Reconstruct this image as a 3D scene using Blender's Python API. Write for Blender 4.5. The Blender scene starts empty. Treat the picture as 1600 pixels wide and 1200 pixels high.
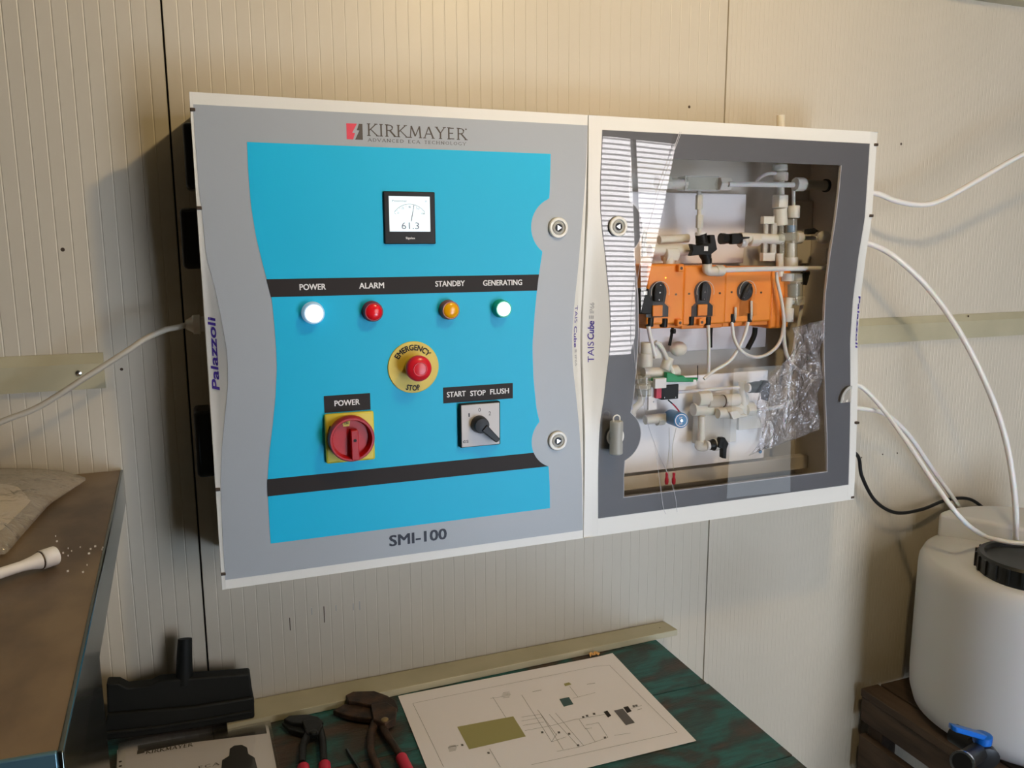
import bpy, bmesh, math, random
import numpy as np
from mathutils import Vector, Matrix
random.seed(7)
S = bpy.context.scene
COL = S.collection

# ------------------------------------------------------------------ camera
F_PX = 1277.43
D = 0.16                      # depth of the two wall cabinets
CAM = np.array([0.0, -(D + 1.12565), 1.55])
_d = lambda p: np.array([p[0]-800.0, p[1]-600.0, F_PX]) / np.linalg.norm([p[0]-800.0, p[1]-600.0, F_PX])
_ex = _d((4190, 371)); _ez = -_d((830, 8170)); _ey = np.cross(_ez, _ex); _ey /= np.linalg.norm(_ey)
_ez = np.cross(_ex, _ey)
RM = np.array([_ex, _ey, _ez])          # camera (x right, y down, z forward) -> world
cam = bpy.data.objects.new('camera', bpy.data.cameras.new('camera'))
COL.objects.link(cam)
cam.data.sensor_width = 36.0
cam.data.lens = F_PX / 1600 * 36.0
cam.data.clip_start = 0.01
_r, _u, _b = RM @ [1, 0, 0], RM @ [0, -1, 0], RM @ [0, 0, -1]
cam.matrix_world = Matrix(((_r[0], _u[0], _b[0], CAM[0]), (_r[1], _u[1], _b[1], CAM[1]), (_r[2], _u[2], _b[2], CAM[2]), (0, 0, 0, 1)))
S.camera = cam
S.view_settings.view_transform = 'Standard'
S.view_settings.look = 'None'
S.view_settings.gamma = 1
S.view_settings.use_curve_mapping = False
S.view_settings.exposure = 0.0
S.cycles.max_bounces = 8
S.cycles.transparent_max_bounces = 24
S.cycles.caustics_reflective = False
S.cycles.caustics_refractive = False
# ------------------------------------------------------------------ light
W = bpy.data.worlds.new('world'); S.world = W; W.use_nodes = True
W.node_tree.nodes['Background'].inputs[0].default_value = (0.55, 0.62, 0.7, 1)
W.node_tree.nodes['Background'].inputs[1].default_value = 0.3
lamp = bpy.data.lights.new('ceiling_bulb', 'POINT'); lamp.energy = 21.0; lamp.color = (1.0, 0.74, 0.38); lamp.shadow_soft_size = 0.03
lo = bpy.data.objects.new('ceiling_bulb', lamp); COL.objects.link(lo); lo.location = (0.63, -0.88, 2.24)
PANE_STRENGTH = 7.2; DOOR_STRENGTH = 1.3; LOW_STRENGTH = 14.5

# ------------------------------------------------------------------ measuring
def P(px, py, y=-D):
    r = RM @ _d((px, py)); t = (y-CAM[1])/r[1]; return Vector(CAM+t*r)
def Z(px, py, z):
    r = RM @ _d((px, py)); t = (z-CAM[2])/r[2]; return Vector(CAM+t*r)
def curve(pts, y=-D):
    """x as a smooth function of z through measured points"""
    q = sorted((tuple(P(a, b, y)) for a, b in pts), key=lambda v: v[2])
    zs = np.array([v[2] for v in q]); xs = np.array([v[0] for v in q])
    g = np.linspace(zs[0]-.05, zs[-1]+.05, 400)
    v = np.interp(g, zs, xs); k = np.exp(-np.linspace(-2, 2, 21)**2); k /= k.sum()
    v2 = np.convolve(np.pad(v, 10, 'edge'), k, 'valid')
    return lambda z: float(np.interp(z, g, v2))

# ------------------------------------------------------------------ materials
def lin(c):
    if isinstance(c, str):
        c = [int(c[i:i+2], 16)/255 for i in (0, 2, 4)]
        c = [x/12.92 if x <= .04045 else ((x+.055)/1.055)**2.4 for x in c]
    return tuple(c[:3]) + (1.0,)
def mat(name, c, rough=.5, metal=0., c2=None, scale=8., detail=4., bump=0., bscale=60., emit=0., spec=.5, alpha=1., coat=0., stretch=(1, 1, 1), sss=0., ramp=(.35, .65)):
    m = bpy.data.materials.new(name); m.use_nodes = True
    nt = m.node_tree; b = nt.nodes['Principled BSDF']
    b.inputs['Base Color'].default_value = lin(c); b.inputs['Roughness'].default_value = rough
    b.inputs['Metallic'].default_value = metal; b.inputs['Specular IOR Level'].default_value = spec
    b.inputs['Alpha'].default_value = alpha; b.inputs['Coat Weight'].default_value = coat
    if sss: b.inputs['Subsurface Weight'].default_value = sss; b.inputs['Subsurface Scale'].default_value = .01
    tc = nt.nodes.new('ShaderNodeTexCoord'); mp = nt.nodes.new('ShaderNodeMapping'); mp.inputs['Scale'].default_value = stretch
    nt.links.new(tc.outputs['Object'], mp.inputs[0])
    if c2 is not None:
        n = nt.nodes.new('ShaderNodeTexNoise'); n.inputs['Scale'].default_value = scale; n.inputs['Detail'].default_value = detail
        r = nt.nodes.new('ShaderNodeValToRGB'); r.color_ramp.elements[0].color = lin(c); r.color_ramp.elements[1].color = lin(c2)
        r.color_ramp.elements[0].position, r.color_ramp.elements[1].position = ramp
        nt.links.new(mp.outputs[0], n.inputs['Vector']); nt.links.new(n.outputs['Fac'], r.inputs[0]); nt.links.new(r.outputs[0], b.inputs['Base Color'])
    if bump:
        n = nt.nodes.new('ShaderNodeTexNoise'); n.inputs['Scale'].default_value = bscale; n.inputs['Detail'].default_value = 5
        bp = nt.nodes.new('ShaderNodeBump'); bp.inputs['Strength'].default_value = bump; bp.inputs['Distance'].default_value = .002
        nt.links.new(mp.outputs[0], n.inputs['Vector']); nt.links.new(n.outputs['Fac'], bp.inputs['Height']); nt.links.new(bp.outputs[0], b.inputs['Normal'])
    if emit:
        b.inputs['Emission Color'].default_value = lin(c); b.inputs['Emission Strength'].default_value = emit
    return m
def clear(name, tint=(1, 1, 1), gl=.05, rough=.02, ior=1.5, bump=0., bscale=30., body=None, bodyf=0.):
    """thin clear plastic: see-through with a Fresnel shine"""
    m = bpy.data.materials.new(name); m.use_nodes = True; nt = m.node_tree; nt.nodes.clear()
    o = nt.nodes.new('ShaderNodeOutputMaterial'); t = nt.nodes.new('ShaderNodeBsdfTransparent'); t.inputs[0].default_value = lin(tint)
    g = nt.nodes.new('ShaderNodeBsdfGlossy'); g.inputs['Roughness'].default_value = rough
    f = nt.nodes.new('ShaderNodeLayerWeight'); f.inputs['Blend'].default_value = .5
    f0 = ((ior-1)/(ior+1))**2
    pw = nt.nodes.new('ShaderNodeMath'); pw.operation = 'POWER'; pw.inputs[1].default_value = 5; nt.links.new(f.outputs['Facing'], pw.inputs[0])
    ma = nt.nodes.new('ShaderNodeMath'); ma.operation = 'MULTIPLY_ADD'; ma.inputs[1].default_value = 1-f0; ma.inputs[2].default_value = f0; nt.links.new(pw.outputs[0], ma.inputs[0])
    x = nt.nodes.new('ShaderNodeMixShader'); nt.links.new(ma.outputs[0], x.inputs[0])
    src = t.outputs[0]
    if bodyf:
        d = nt.nodes.new('ShaderNodeBsdfPrincipled'); d.inputs['Base Color'].default_value = lin(body); d.inputs['Roughness'].default_value = .45
        y = nt.nodes.new('ShaderNodeMixShader'); y.inputs[0].default_value = bodyf
        nt.links.new(t.outputs[0], y.inputs[1]); nt.links.new(d.outputs[0], y.inputs[2]); src = y.outputs[0]
    nt.links.new(src, x.inputs[1]); nt.links.new(g.outputs[0], x.inputs[2]); nt.links.new(x.outputs[0], o.inputs[0])
    if bump:
        tc = nt.nodes.new('ShaderNodeTexCoord'); n = nt.nodes.new('ShaderNodeTexNoise'); n.inputs['Scale'].default_value = bscale; n.inputs['Detail'].default_value = 3
        n.inputs['Distortion'].default_value = 1.2
        bp = nt.nodes.new('ShaderNodeBump'); bp.inputs['Strength'].default_value = bump; bp.inputs['Distance'].default_value = .01
        nt.links.new(tc.outputs['Object'], n.inputs['Vector']); nt.links.new(n.outputs['Fac'], bp.inputs['Height'])
        nt.links.new(bp.outputs[0], g.inputs['Normal']); nt.links.new(bp.outputs[0], f.inputs['Normal'])
    return m
M = dict(
    wall=mat('cream_panel_paint', (.60, .54, .435), .42, c2=(.55, .50, .40), scale=3.0, bump=.08, bscale=25, stretch=(1, 1, .25)),
    dark_gap=mat('panel_joint_dark', (.03, .028, .02), .9),
    trim=mat('cream_trim', (.47, .43, .29), .4, c2=(.41, .375, .25), scale=12, bump=.1),
    floor=mat('concrete_floor', (.22, .21, .19), .8, c2=(.15, .145, .13), scale=5, bump=.3),
    ceil=mat('ceiling_paint', (.22, .21, .18), .7),
    room=mat('far_wall_paint', (.09, .085, .075), .7),
    white=mat('white_enclosure_plastic', (.78, .77, .72), .35, bump=.02, bscale=300),
    body=mat('enclosure_body_plastic', (.46, .47, .45), .5),
    grey=mat('grey_front_foil', (.37, .40, .43), .38, bump=.03, bscale=500),
    dgrey=mat('grey_print_on_clear_door', (.115, .115, .125), .45),
    blue=mat('cyan_front_foil', (.003, .50, .80), .45, bump=.03, bscale=500, spec=.3),
    ink=mat('black_brown_print', (.026, .020, .018), .55, spec=.3),
    inkw=mat('white_print', (.85, .83, .82), .5),
    logo=mat('logo_print', (.075, .06, .045), .5),
    red_ink=mat('red_print', (.75, .05, .09), .5),
    navy=mat('navy_print', (.06, .03, .30), .5),
    black_ink=mat('dark_navy_print', (.012, .016, .03), .5),
    grey_ink=mat('pale_grey_print', (.35, .34, .34), .5),
    black=mat('black_plastic', (.014, .014, .014), .38),
    blackm=mat('black_matte_rubber', (.008, .009, .008), .6, bump=.1, bscale=80),
    screen=mat('lcd_screen_lit', (.62, .70, .72), .2, emit=.75),
    lcdink=mat('lcd_grey_figures', (.16, .17, .24), .4),
    yellow=mat('yellow_plastic', (.72, .60, .05), .35),
    yellow2=mat('yellow_label', (.74, .56, .07), .45),
    red=mat('red_button_plastic', (.70, .012, .025), .28),
    red2=mat('red_handle_plastic', (.45, .008, .012), .35),
    lens_w=mat('white_lens_lit', (.90, .95, 1.0), .2, emit=1.5),
    lens_g=mat('green_lens_lit', (.72, 1.0, .88), .2, emit=1.2),
    rim_w=mat('pale_blue_lens_rim', (.45, .65, .85), .3, emit=.25),
    rim_g=mat('green_lens_rim', (.01, .45, .28), .3),
    rim_r=mat('dark_red_lens_rim', (.25, .005, .02), .3),
    rim_o=mat('brown_orange_lens_rim', (.32, .07, .01), .3),
    lens_r=mat('red_lens', (.85, .01, .02), .2, sss=.2),
    lens_o=mat('orange_lens', (.95, .42, .0), .2, sss=.2),
    silver=mat('brushed_silver_plate', (.62, .60, .60), .5, metal=.0, bump=.05, bscale=200),
    steel=mat('polished_steel', (.13, .15, .14), .17, metal=1.0, bump=.04, bscale=12),
    chrome=mat('chrome', (.65, .65, .65), .2, metal=1.0),
    screwm=mat('dark_screw', (.10, .07, .05), .4, metal=.8),
    milky=mat('milky_plastic', (.88, .84, .75), .3, sss=.1, alpha=.82),
    milky2=mat('cloudy_clear_plastic', (.84, .81, .73), .25, alpha=.5),
    hose=mat('white_hose_plastic', (.80, .78, .75), .3, sss=.2),
    inner=mat('cabinet_interior', (.66, .61, .53), .55),
    plate=mat('white_mounting_plate', (.88, .86, .86), .4),
    orange=mat('orange_pump_plastic', (.93, .30, .03), .4, c2=(.90, .26, .025), scale=20),
    pumpd=mat('pump_rotor_dark', (.03, .032, .035), .3),
    glass=clear('clear_plastic', rough=.02, ior=1.5),
    blockc=clear('clear_acrylic', tint=(.93, .94, .9), rough=.03, ior=1.5, body=(.85, .82, .72), bodyf=.22),
    cover=clear('clear_door_plastic', rough=.0, ior=1.58),
    film=clear('crinkled_protective_film', tint=(.98, .98, 1.0), rough=.10, ior=1.7, bump=1.0, bscale=55, body=(.8, .78, .85), bodyf=.05),
    bag=clear('clear_bag_plastic', tint=(.97, .95, .93), rough=.12, ior=1.5, bump=1.0, bscale=22, body=(.95, .88, .76), bodyf=.22),
    sleeve=clear('document_sleeve', rough=.08, ior=1.5, bump=.3, bscale=6, body=(.5, .5, .5), bodyf=.04),
    filmedge=mat('film_edge', (.8, .78, .82), .2, alpha=.7),
    bluereflex=mat('bluish_reflection_tint', (.13, .22, .55), .4),
    green=mat('green_lever', (.01, .30, .10), .4),
    bluep=mat('blue_solenoid', (.02, .20, .48), .35),
    blueh=mat('blue_tap_handle', (.005, .13, .55), .35),
    redp=mat('red_terminal', (.62, .02, .06), .4),
    greyp=mat('grey_key_plastic', (.40, .40, .37), .45),
    cable=mat('beige_grey_cable', (.50, .46, .38), .45),
    tank=mat('white_tank_plastic', (.66, .66, .66), .42, sss=.1, bump=.05, bscale=10),
    lid=mat('black_tank_lid', (.012, .013, .012), .4),
    wood_dark=mat('dark_stained_crate_wood', (.045, .028, .018), .75, c2=(.10, .065, .042), scale=6, bump=.5, bscale=30, stretch=(6, 1, 6)),
    paper=mat('paper', (.90, .87, .90), .7, bump=.15, bscale=6),
    olive=mat('olive_print', (.37, .34, .13), .6),
    pgrey=mat('grey_diagram_print', (.13, .12, .12), .6),
    tealp=mat('dark_teal_print', (.05, .10, .10), .6),
    rust=mat('rusty_steel', (.10, .055, .032), .55, metal=.5, c2=(.035, .025, .02), scale=40, bump=.4, bscale=120),
    dsteel=mat('dark_oily_steel', (.025, .027, .026), .45, metal=.5, bump=.3, bscale=90),
    brass=mat('worn_brass_steel', (.30, .22, .10), .5, metal=.6, bump=.3, bscale=90),
    chip=mat('orange_wrapper', (.72, .40, .12), .5),
    counter_top=mat('dusty_brown_worktop', (.105, .066, .035), .42, c2=(.23, .16, .095), ramp=(.40, .60), scale=9, detail=10, bump=.12, bscale=30, stretch=(1, .6, 1)),
    edge_blue=mat('blue_steel_front', (.10, .20, .25), .3, metal=.5),
    bread=mat('white_wrapped_goods', (.88, .80, .68), .6),
)
def bench_mat():
    m = mat('worn_green_bench_wood', (.02, .07, .062), .5, bump=.9, bscale=40, stretch=(1.2, 9, 9)); nt = m.node_tree; b = nt.nodes['Principled BSDF']
    tc = nt.nodes.new('ShaderNodeTexCoord')
    def noise(s, det, st, dist=0):
        mp = nt.nodes.new('ShaderNodeMapping'); mp.inputs['Scale'].default_value = st; n = nt.nodes.new('ShaderNodeTexNoise')
        n.inputs['Scale'].default_value = s; n.inputs['Detail'].default_value = det; n.inputs['Distortion'].default_value = dist
        nt.links.new(tc.outputs['Object'], mp.inputs[0]); nt.links.new(mp.outputs[0], n.inputs['Vector']); return n
    a = noise(9, 8, (1, 1.4, 1), .8); g = noise(30, 5, (.5, 4, 4)); 
    r = nt.nodes.new('ShaderNodeValToRGB'); e = r.color_ramp.elements
    e[0].position = .40; e[0].color = lin((.075, .048, .034)); e[1].position = .60; e[1].color = lin((.022, .125, .122))
    k = e.new(.50); k.color = lin((.032, .050, .042))
    nt.links.new(a.outputs['Fac'], r.inputs[0])
    mx = nt.nodes.new('ShaderNodeMix'); mx.data_type = 'RGBA'; mx.blend_type = 'MULTIPLY'; mx.inputs[0].default_value = .45
    r2 = nt.nodes.new('ShaderNodeValToRGB'); r2.color_ramp.elements[0].position = .3; r2.color_ramp.elements[0].color = (.35, .35, .35, 1); r2.color_ramp.elements[1].position = .6; r2.color_ramp.elements[1].color = (1.3, 1.3, 1.3, 1)
    nt.links.new(g.outputs['Fac'], r2.inputs[0]); nt.links.new(r.outputs[0], mx.inputs[6]); nt.links.new(r2.outputs[0], mx.inputs[7]); nt.links.new(mx.outputs[2], b.inputs['Base Color'])
    return m
M['bench'] = bench_mat()
for k_ in ('blackm', 'black', 'ink'): M[k_].node_tree.nodes['Principled BSDF'].inputs['Specular IOR Level'].default_value = .22

# ------------------------------------------------------------------ mesh helpers
class G:
    def __init__(s): s.v = []; s.f = []
    def add(s, vs, fs):
        o = len(s.v); s.v += [Vector(v) for v in vs]; s.f += [tuple(i+o for i in f) for f in fs]; return s
    def box(s, x0, x1, y0, y1, z0, z1):
        return s.add([(x0, y0, z0), (x1, y0, z0), (x1, y1, z0), (x0, y1, z0), (x0, y0, z1), (x1, y0, z1), (x1, y1, z1), (x0, y1, z1)],
                     [(0, 3, 2, 1), (4, 5, 6, 7), (0, 1, 5, 4), (1, 2, 6, 5), (2, 3, 7, 6), (3, 0, 4, 7)])
    def prism(s, pts, d):
        """closed outline pts (3-D, flat) pushed along vector d"""
        n = len(pts); d = Vector(d); a = [Vector(p) for p in pts]; nrm = Vector((0, 0, 0))
        for i in range(n): nrm += a[i].cross(a[(i+1) % n])
        if nrm.dot(d) > 0: a = a[::-1]
        return s.add(a+[p+d for p in a], [tuple(range(n)), tuple(range(2*n-1, n-1, -1))]+[(i, i+n, (i+1) % n+n, (i+1) % n) for i in range(n)])
    def frame(s, ax):
        ax = Vector(ax).normalized(); t = Vector((0, 0, 1)) if abs(ax.z) < .9 else Vector((1, 0, 0))
        u = ax.cross(t).normalized(); return ax, u, ax.cross(u)
    def lathe(s, prof, o, ax, n=24, cap=True, rot=0.):
        """prof: list of (radius, height along ax)"""
        ax, u, w = s.frame(ax); o = Vector(o); vs = []; fs = []
        for r, h in prof:
            for i in range(n):
                a = 2*math.pi*i/n+rot; vs.append(o+ax*h+(u*math.cos(a)+w*math.sin(a))*r)
        for j in range(len(prof)-1):
            for i in range(n): k = (i+1) % n; fs.append((j*n+i, j*n+k, (j+1)*n+k, (j+1)*n+i))
        if cap:
            fs.append(tuple(range(n-1, -1, -1))); fs.append(tuple(range((len(prof)-1)*n, len(prof)*n)))
        return s.add(vs, fs)
    def cyl(s, p, q, r, r2=None, n=20):
        p = Vector(p); q = Vector(q); return s.lathe([(r, 0), (r if r2 is None else r2, (q-p).length)], p, q-p, n)
    def tube(s, pts, r, n=10, sub=8):
        a = [Vector(p) for p in pts]; c = []
        b = [a[0]*2-a[1]]+a+[a[-1]*2-a[-2]]
        for i in range(1, len(b)-2):
            for k in range(sub):
                t = k/sub; p0, p1, p2, p3 = b[i-1:i+3]
                c.append(.5*((2*p1)+(p2-p0)*t+(2*p0-5*p1+4*p2-p3)*t*t+(3*p1-p0-3*p2+p3)*t**3))
        c.append(a[-1]); vs = []; fs = []; up = None
        for i, p in enumerate(c):
            d = (c[min(i+1, len(c)-1)]-c[max(i-1, 0)]).normalized()
            if up is None: up = d.cross(Vector((.3, .5, .8))).normalized()
            up = (up-d*up.dot(d)).normalized(); w = d.cross(up)
            rr = r(i/(len(c)-1)) if callable(r) else r
            vs += [p+(up*math.cos(2*math.pi*k/n)+w*math.sin(2*math.pi*k/n))*rr for k in range(n)]
        for i in range(len(c)-1):
            for k in range(n): m = (k+1) % n; fs.append((i*n+k, i*n+m, (i+1)*n+m, (i+1)*n+k))
        fs += [tuple(range(n-1, -1, -1)), tuple(range((len(c)-1)*n, len(c)*n))]
        return s.add(vs, fs)
    def strip(s, zs, fa, fb, y0, y1):
        """slab between two x(z) curves, y0 front, y1 back"""
        vs = []; n = len(zs)
        for z in zs:
            a, b = fa(z), fb(z)
            vs += [(a, y0, z), (b, y0, z), (b, y1, z), (a, y1, z)]
        fs = []
        for i in range(n-1):
            o = i*4; q = o+4
            fs += [(o, o+1, q+1, q), (o+1, o+2, q+2, q+1), (o+2, o+3, q+3, q+2), (o+3, o, q, q+3)]
        fs += [(3, 2, 1, 0), (n*4-4, n*4-3, n*4-2, n*4-1)]
        return s.add(vs, fs)
    def sheet(s, grid, nv):
        nu = len(grid)//nv; return s.add(grid, [(i*nv+j, (i+1)*nv+j, (i+1)*nv+j+1, i*nv+j+1) for i in range(nu-1) for j in range(nv-1)])
    def build(s, name, m, parent=None, bevel=0., smooth=True, ang=35, seg=2, origin=None, solid=0.):
        c = Vector(origin) if origin is not None else (Vector((min(v.x for v in s.v), min(v.y for v in s.v), min(v.z for v in s.v)))+Vector((max(v.x for v in s.v), max(v.y for v in s.v), max(v.z for v in s.v))))/2
        me = bpy.data.meshes.new(name); me.from_pydata([tuple(v-c) for v in s.v], [], s.f); me.update()
        me.materials.append(M[m] if isinstance(m, str) else m)
        if smooth:
            me.polygons.foreach_set('use_smooth', [True]*len(me.polygons)); me.set_sharp_from_angle(angle=math.radians(ang))
        o = bpy.data.objects.new(name, me); COL.objects.link(o)
        if parent is not None:
            o.parent = parent; w = Vector((0, 0, 0)); p = parent
            while p: w += p.location; p = p.parent
            o.location = c-w
        else: o.location = c
        if solid:
            sm = o.modifiers.new('solid', 'SOLIDIFY'); sm.thickness = solid
        if bevel:
            b = o.modifiers.new('bevel', 'BEVEL'); b.width = bevel; b.segments = seg; b.limit_method = 'ANGLE'; b.angle_limit = math.radians(50); b.harden_normals = False
        return o
def tag(o, label=None, cat=None, group=None, kind=None):
    if label: o['label'] = label
    if cat: o['category'] = cat
    if group: o['group'] = group
    if kind: o['kind'] = kind
    return o
def thing(name, label, cat, loc, group=None, kind=None):
    o = bpy.data.objects.new(name, None); o.empty_display_size = .02; COL.objects.link(o); o.location = Vector(loc)
    return tag(o, label, cat, group, kind)

_txt = {}
def glyphs(sx, bold=0.):
    bold = 0.; k = (sx, bold)
    if k not in _txt:
        cu = bpy.data.curves.new('t', 'FONT'); cu.body = sx; cu.offset = bold; cu.resolution_u = 3
        ob = bpy.data.objects.new('t', cu); me = bpy.data.meshes.new_from_object(ob)
        _txt[k] = ([tuple(v.co) for v in me.vertices], [tuple(p.vertices) for p in me.polygons])
        bpy.data.objects.remove(ob); bpy.data.meshes.remove(me)
    return _txt[k]
_, _cap = None, None
def cap_h(bold): return max(v[1] for v in glyphs('H', bold)[0])-min(v[1] for v in glyphs('H', bold)[0])
def text(g, s, p0, p1, h, bold=.012, slant=0., fn=None, up=None, n=(0, -1, 0)):
    """lettering whose baseline runs from p0 to p1, capital height h, printed on the surface facing n"""
    vs, fs = glyphs(s, bold); x0 = min(v[0] for v in vs); x1 = max(v[0] for v in vs); k = h/cap_h(bold)
    p0 = Vector(p0); p1 = Vector(p1); u = p1-p0; w = up or (Vector(n).cross(u)).normalized()
    out = []
    for x, y, _z in vs:
        q = p0+u*((x-x0)/(x1-x0))+w*(y*k)+u.normalized()*(slant*y*k)
        out.append(q)
    e = u.normalized(); b = bold*h*1.6
    nn = Vector(n)
    for i, (dx, dy) in enumerate(((0, 0),)+(((-b, -b*.5), (b, -b*.5), (-b, b*.5), (b, b*.5)) if b > 0 else ())):
        g.add([(fn(q+e*dx+w*dy) if fn else q+e*dx+w*dy)+nn*(.00007*i) for q in out], fs)
    return g
def arc_text(g, s, c, r, a0, a1, h, bold=.012, y=None, inside=False):
    vs, fs = glyphs(s, bold); x0 = min(v[0] for v in vs); x1 = max(v[0] for v in vs); k = h/cap_h(bold); out = []
    for x, yy, _z in vs:
        a = math.radians(a0+(a1-a0)*(x-x0)/(x1-x0)); rr = r-yy*k if inside else r+yy*k
        out.append(Vector((c[0]+rr*math.cos(a), y, c[2]+rr*math.sin(a))))
    b = bold*h*1.6
    for i, (dx, dy) in enumerate(((0, 0), (-b, -b), (b, -b), (-b, b), (b, b))): g.add([q+Vector((dx, -.00007*i, dy)) for q in out], fs)
    return g
def quadp(pts, y): return [P(a, b, y) for a, b in pts]

# ================================================================== ROOM
def ribbed(x0, x1, pitch, depth, z0, z1):
    g = G(); prof = [(x0, .03), (x0, .002), (x0+.0006, 0.)]; n = max(1, round((x1-x0)/pitch)); p = (x1-x0)/n
    for i in range(1, n):
        c = x0+i*p; prof += [(c-.0012, 0.), (c-.0002, depth), (c+.0004, depth), (c+.0012, 0.)]
    prof += [(x1-.0006, 0.), (x1, .002), (x1, .03)]
    vs = []; 
    for x, y in prof: vs += [(x, y, z0), (x, y, z1)]
    return g.add(vs, [(2*i, 2*i+2, 2*i+3, 2*i+1) for i in range(len(prof)-1)])
RX0, RX1, RY0, RZ1 = -1.5, 4.5, -2.9, 2.55
wall = thing('wall_back', None, None, (0.6, 0.03, 0), kind='structure')
for x0, x1, p, d in ((-1.5, -.944, .0192, .0006), (-.942, -.0232, .0192, .0006), (-.0208, .8995, .0192, .00035), (.9012, 1.821, .0096, .0003), (1.8225, 2.743, .0096, .0003), (2.7445, 4.5, .0096, .0003)):
    ribbed(x0, x1, p, d, 0, RZ1).build('panel', 'wall', wall, smooth=False)
G().box(-1.5, 4.5, .012, .05, 0, RZ1).build('backing', 'dark_gap', wall, smooth=False)
for px, py, r in ((98, 390, .0028), (1077, 167, .0026), (1408, 225, .0026), (190, 577, .0022), (1346, 715, .0016), (1379, 710, .0018), (1402, 708, .0018), (1455, 531-20, .0016)):
    c = P(px, py, 0); G().lathe([(r, 0), (r*.8, .0006)], c, (0, -1, 0), 10).build('screw_hole', 'screwm', wall)
for px, py, hh in ((506.5, 960, .014), (525, 950, .005), (552, 948, .006), (562, 946, .008), (453, 975, .011), (487, 955, .006)):
    c = P(px, py, -.0002); G().box(c.x-.0007, c.x+.0007, -.0006, .0002, c.z-hh, c.z+hh).build('scuff_mark', 'greyp' if hh < .01 else 'screwm', wall, smooth=False)
tag(G().box(RX0, RX1, RY0, .05, -.05, 0).build('floor', 'floor', smooth=False), kind='structure')
tag(G().box(RX0, RX1, RY0, .05, RZ1, RZ1+.05).build('ceiling', 'ceil', smooth=False), kind='structure')
tag(G().box(RX0-.05, RX0, RY0, .05, 0, RZ1).build('wall_left', 'room', smooth=False), kind='structure')
tag(G().box(RX1, RX1+.05, RY0, .05, 0, RZ1).build('wall_right', 'room', smooth=False), kind='structure')
tag(G().box(RX0, RX1, RY0-.05, RY0, 0, RZ1).build('wall_front', 'room', smooth=False), kind='structure')
# daylit window with a slatted translucent shutter, behind the camera
WX0, WX1, WZ0, WZ1 = 1.02, 2.42, .98, 2.1
win = thing('window_1', None, None, (1.7, RY0, 1.0), kind='structure')
pane = mat('daylit_shutter', (.96, .94, .95), .6, emit=PANE_STRENGTH)
G().box(WX0, WX1, RY0+.002, RY0+.01, WZ0, WZ1).build('pane', pane, win, smooth=False)
g = G()
for x0, x1, z0, z1 in ((WX0-.05, WX1+.05, WZ1, WZ1+.05), (WX0-.05, WX1+.05, WZ0-.05, WZ0), (WX0-.05, WX0, WZ0, WZ1), (WX1, WX1+.05, WZ0, WZ1), (2.125, 2.143, WZ0, WZ1)):
    g.box(x0, x1, RY0, RY0+.04, z0, z1)
g.build('pane_frame', 'room', win, smooth=False)
sl = G().box(WX0, WX1, RY0+.012, RY0+.016, -.0048, .0048).build('slat', mat('shutter_slat_edge', (.96, .94, .95), .6, emit=2.2), win, smooth=False)
zz = WZ0+.02; first = True
while zz < WZ1:
    o = sl if first else sl.copy()
    if not first: COL.objects.link(o)
    o.location = Vector((sl.location.x, sl.location.y, zz-1.0)); zz += .026; first = False
G().prism([(WX1-.36, RY0+.045, WZ0-.08), (WX1+.2, RY0+.045, WZ0-.08), (WX1+.2, RY0+.045, WZ1+.08), (WX1-.02, RY0+.045, WZ1+.08)], (0, .004, 0)).build('reflection_mask', 'room', win, smooth=False)  # unseen dark panel added to slant the window's reflected edge
lw = thing('low_fill_pane', None, None, (1.5, RY0, 0), kind='structure')  # unseen glowing pane added as low bluish fill, no known window
G().box(1.0, 1.93, RY0+.002, RY0+.01, .05, .88).build('pane', mat('fill_pane_glow', (.64, .79, 1.0), .5, emit=LOW_STRENGTH), lw, smooth=False)
g = G()
for a in ((.95, 1.98, .88, .92), (.95, 1.98, 0, .05), (.95, 1.0, .05, .88), (1.93, 1.98, .05, .88)): g.box(a[0], a[1], RY0, RY0+.04, a[2], a[3])
g.build('pane_frame', 'room', lw, smooth=False)
dw = thing('window_2', None, None, (3.05, RY0, 0), kind='structure')
G().box(2.80, 3.28, RY0+.002, RY0+.01, .05, .85).build('pane', mat('daylit_low_pane', (.78, .90, 1.0), .5, emit=DOOR_STRENGTH), dw, smooth=False)
g = G()
for a in ((2.75, 3.33, .85, .90), (2.75, 3.33, 0, .05), (2.75, 2.80, .05, .85), (3.28, 3.33, .05, .85)): g.box(a[0], a[1], RY0, RY0+.04, a[2], a[3])
g.build('pane_frame', 'room', dw, smooth=False)
# horizontal trims on the wall
def rail(name, x0, x1, z0, z1):
    g = G(); t = .009; s = (z1-z0)*.28
    prof = [(0, z0), (-t, z0), (-t, z1-s), (-.002, z1), (0, z1)]
    g.prism([(x0, y, z) for y, z in prof], (x1-x0, 0, 0)); return tag(g.build(name, 'trim', smooth=False), kind='structure')
rail('trim_1', -1.5, -.131, 1.353, 1.403)
rail('trim_2', 1.12, 4.5, 1.352, 1.403)
G().lathe([(.004, 0), (.004, .0015), (.001, .003)], P(123, 583, -.009), (0, -1, 0), 12).build('screw_head', 'chrome', bpy.data.objects['trim_1'])
for px, py in ((1484, 497), (1513, 494)):
    G().lathe([(.0022, 0), (.0016, .001)], P(px, py, -.007), (0, -1, 0), 10).build('screw_head', 'screwm', bpy.data.objects['trim_2'])
tag(G().box(-1.5, 4.5, -.03, .0, 2.028, 2.10).build('trim_3', 'trim', smooth=False), kind='structure')

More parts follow.
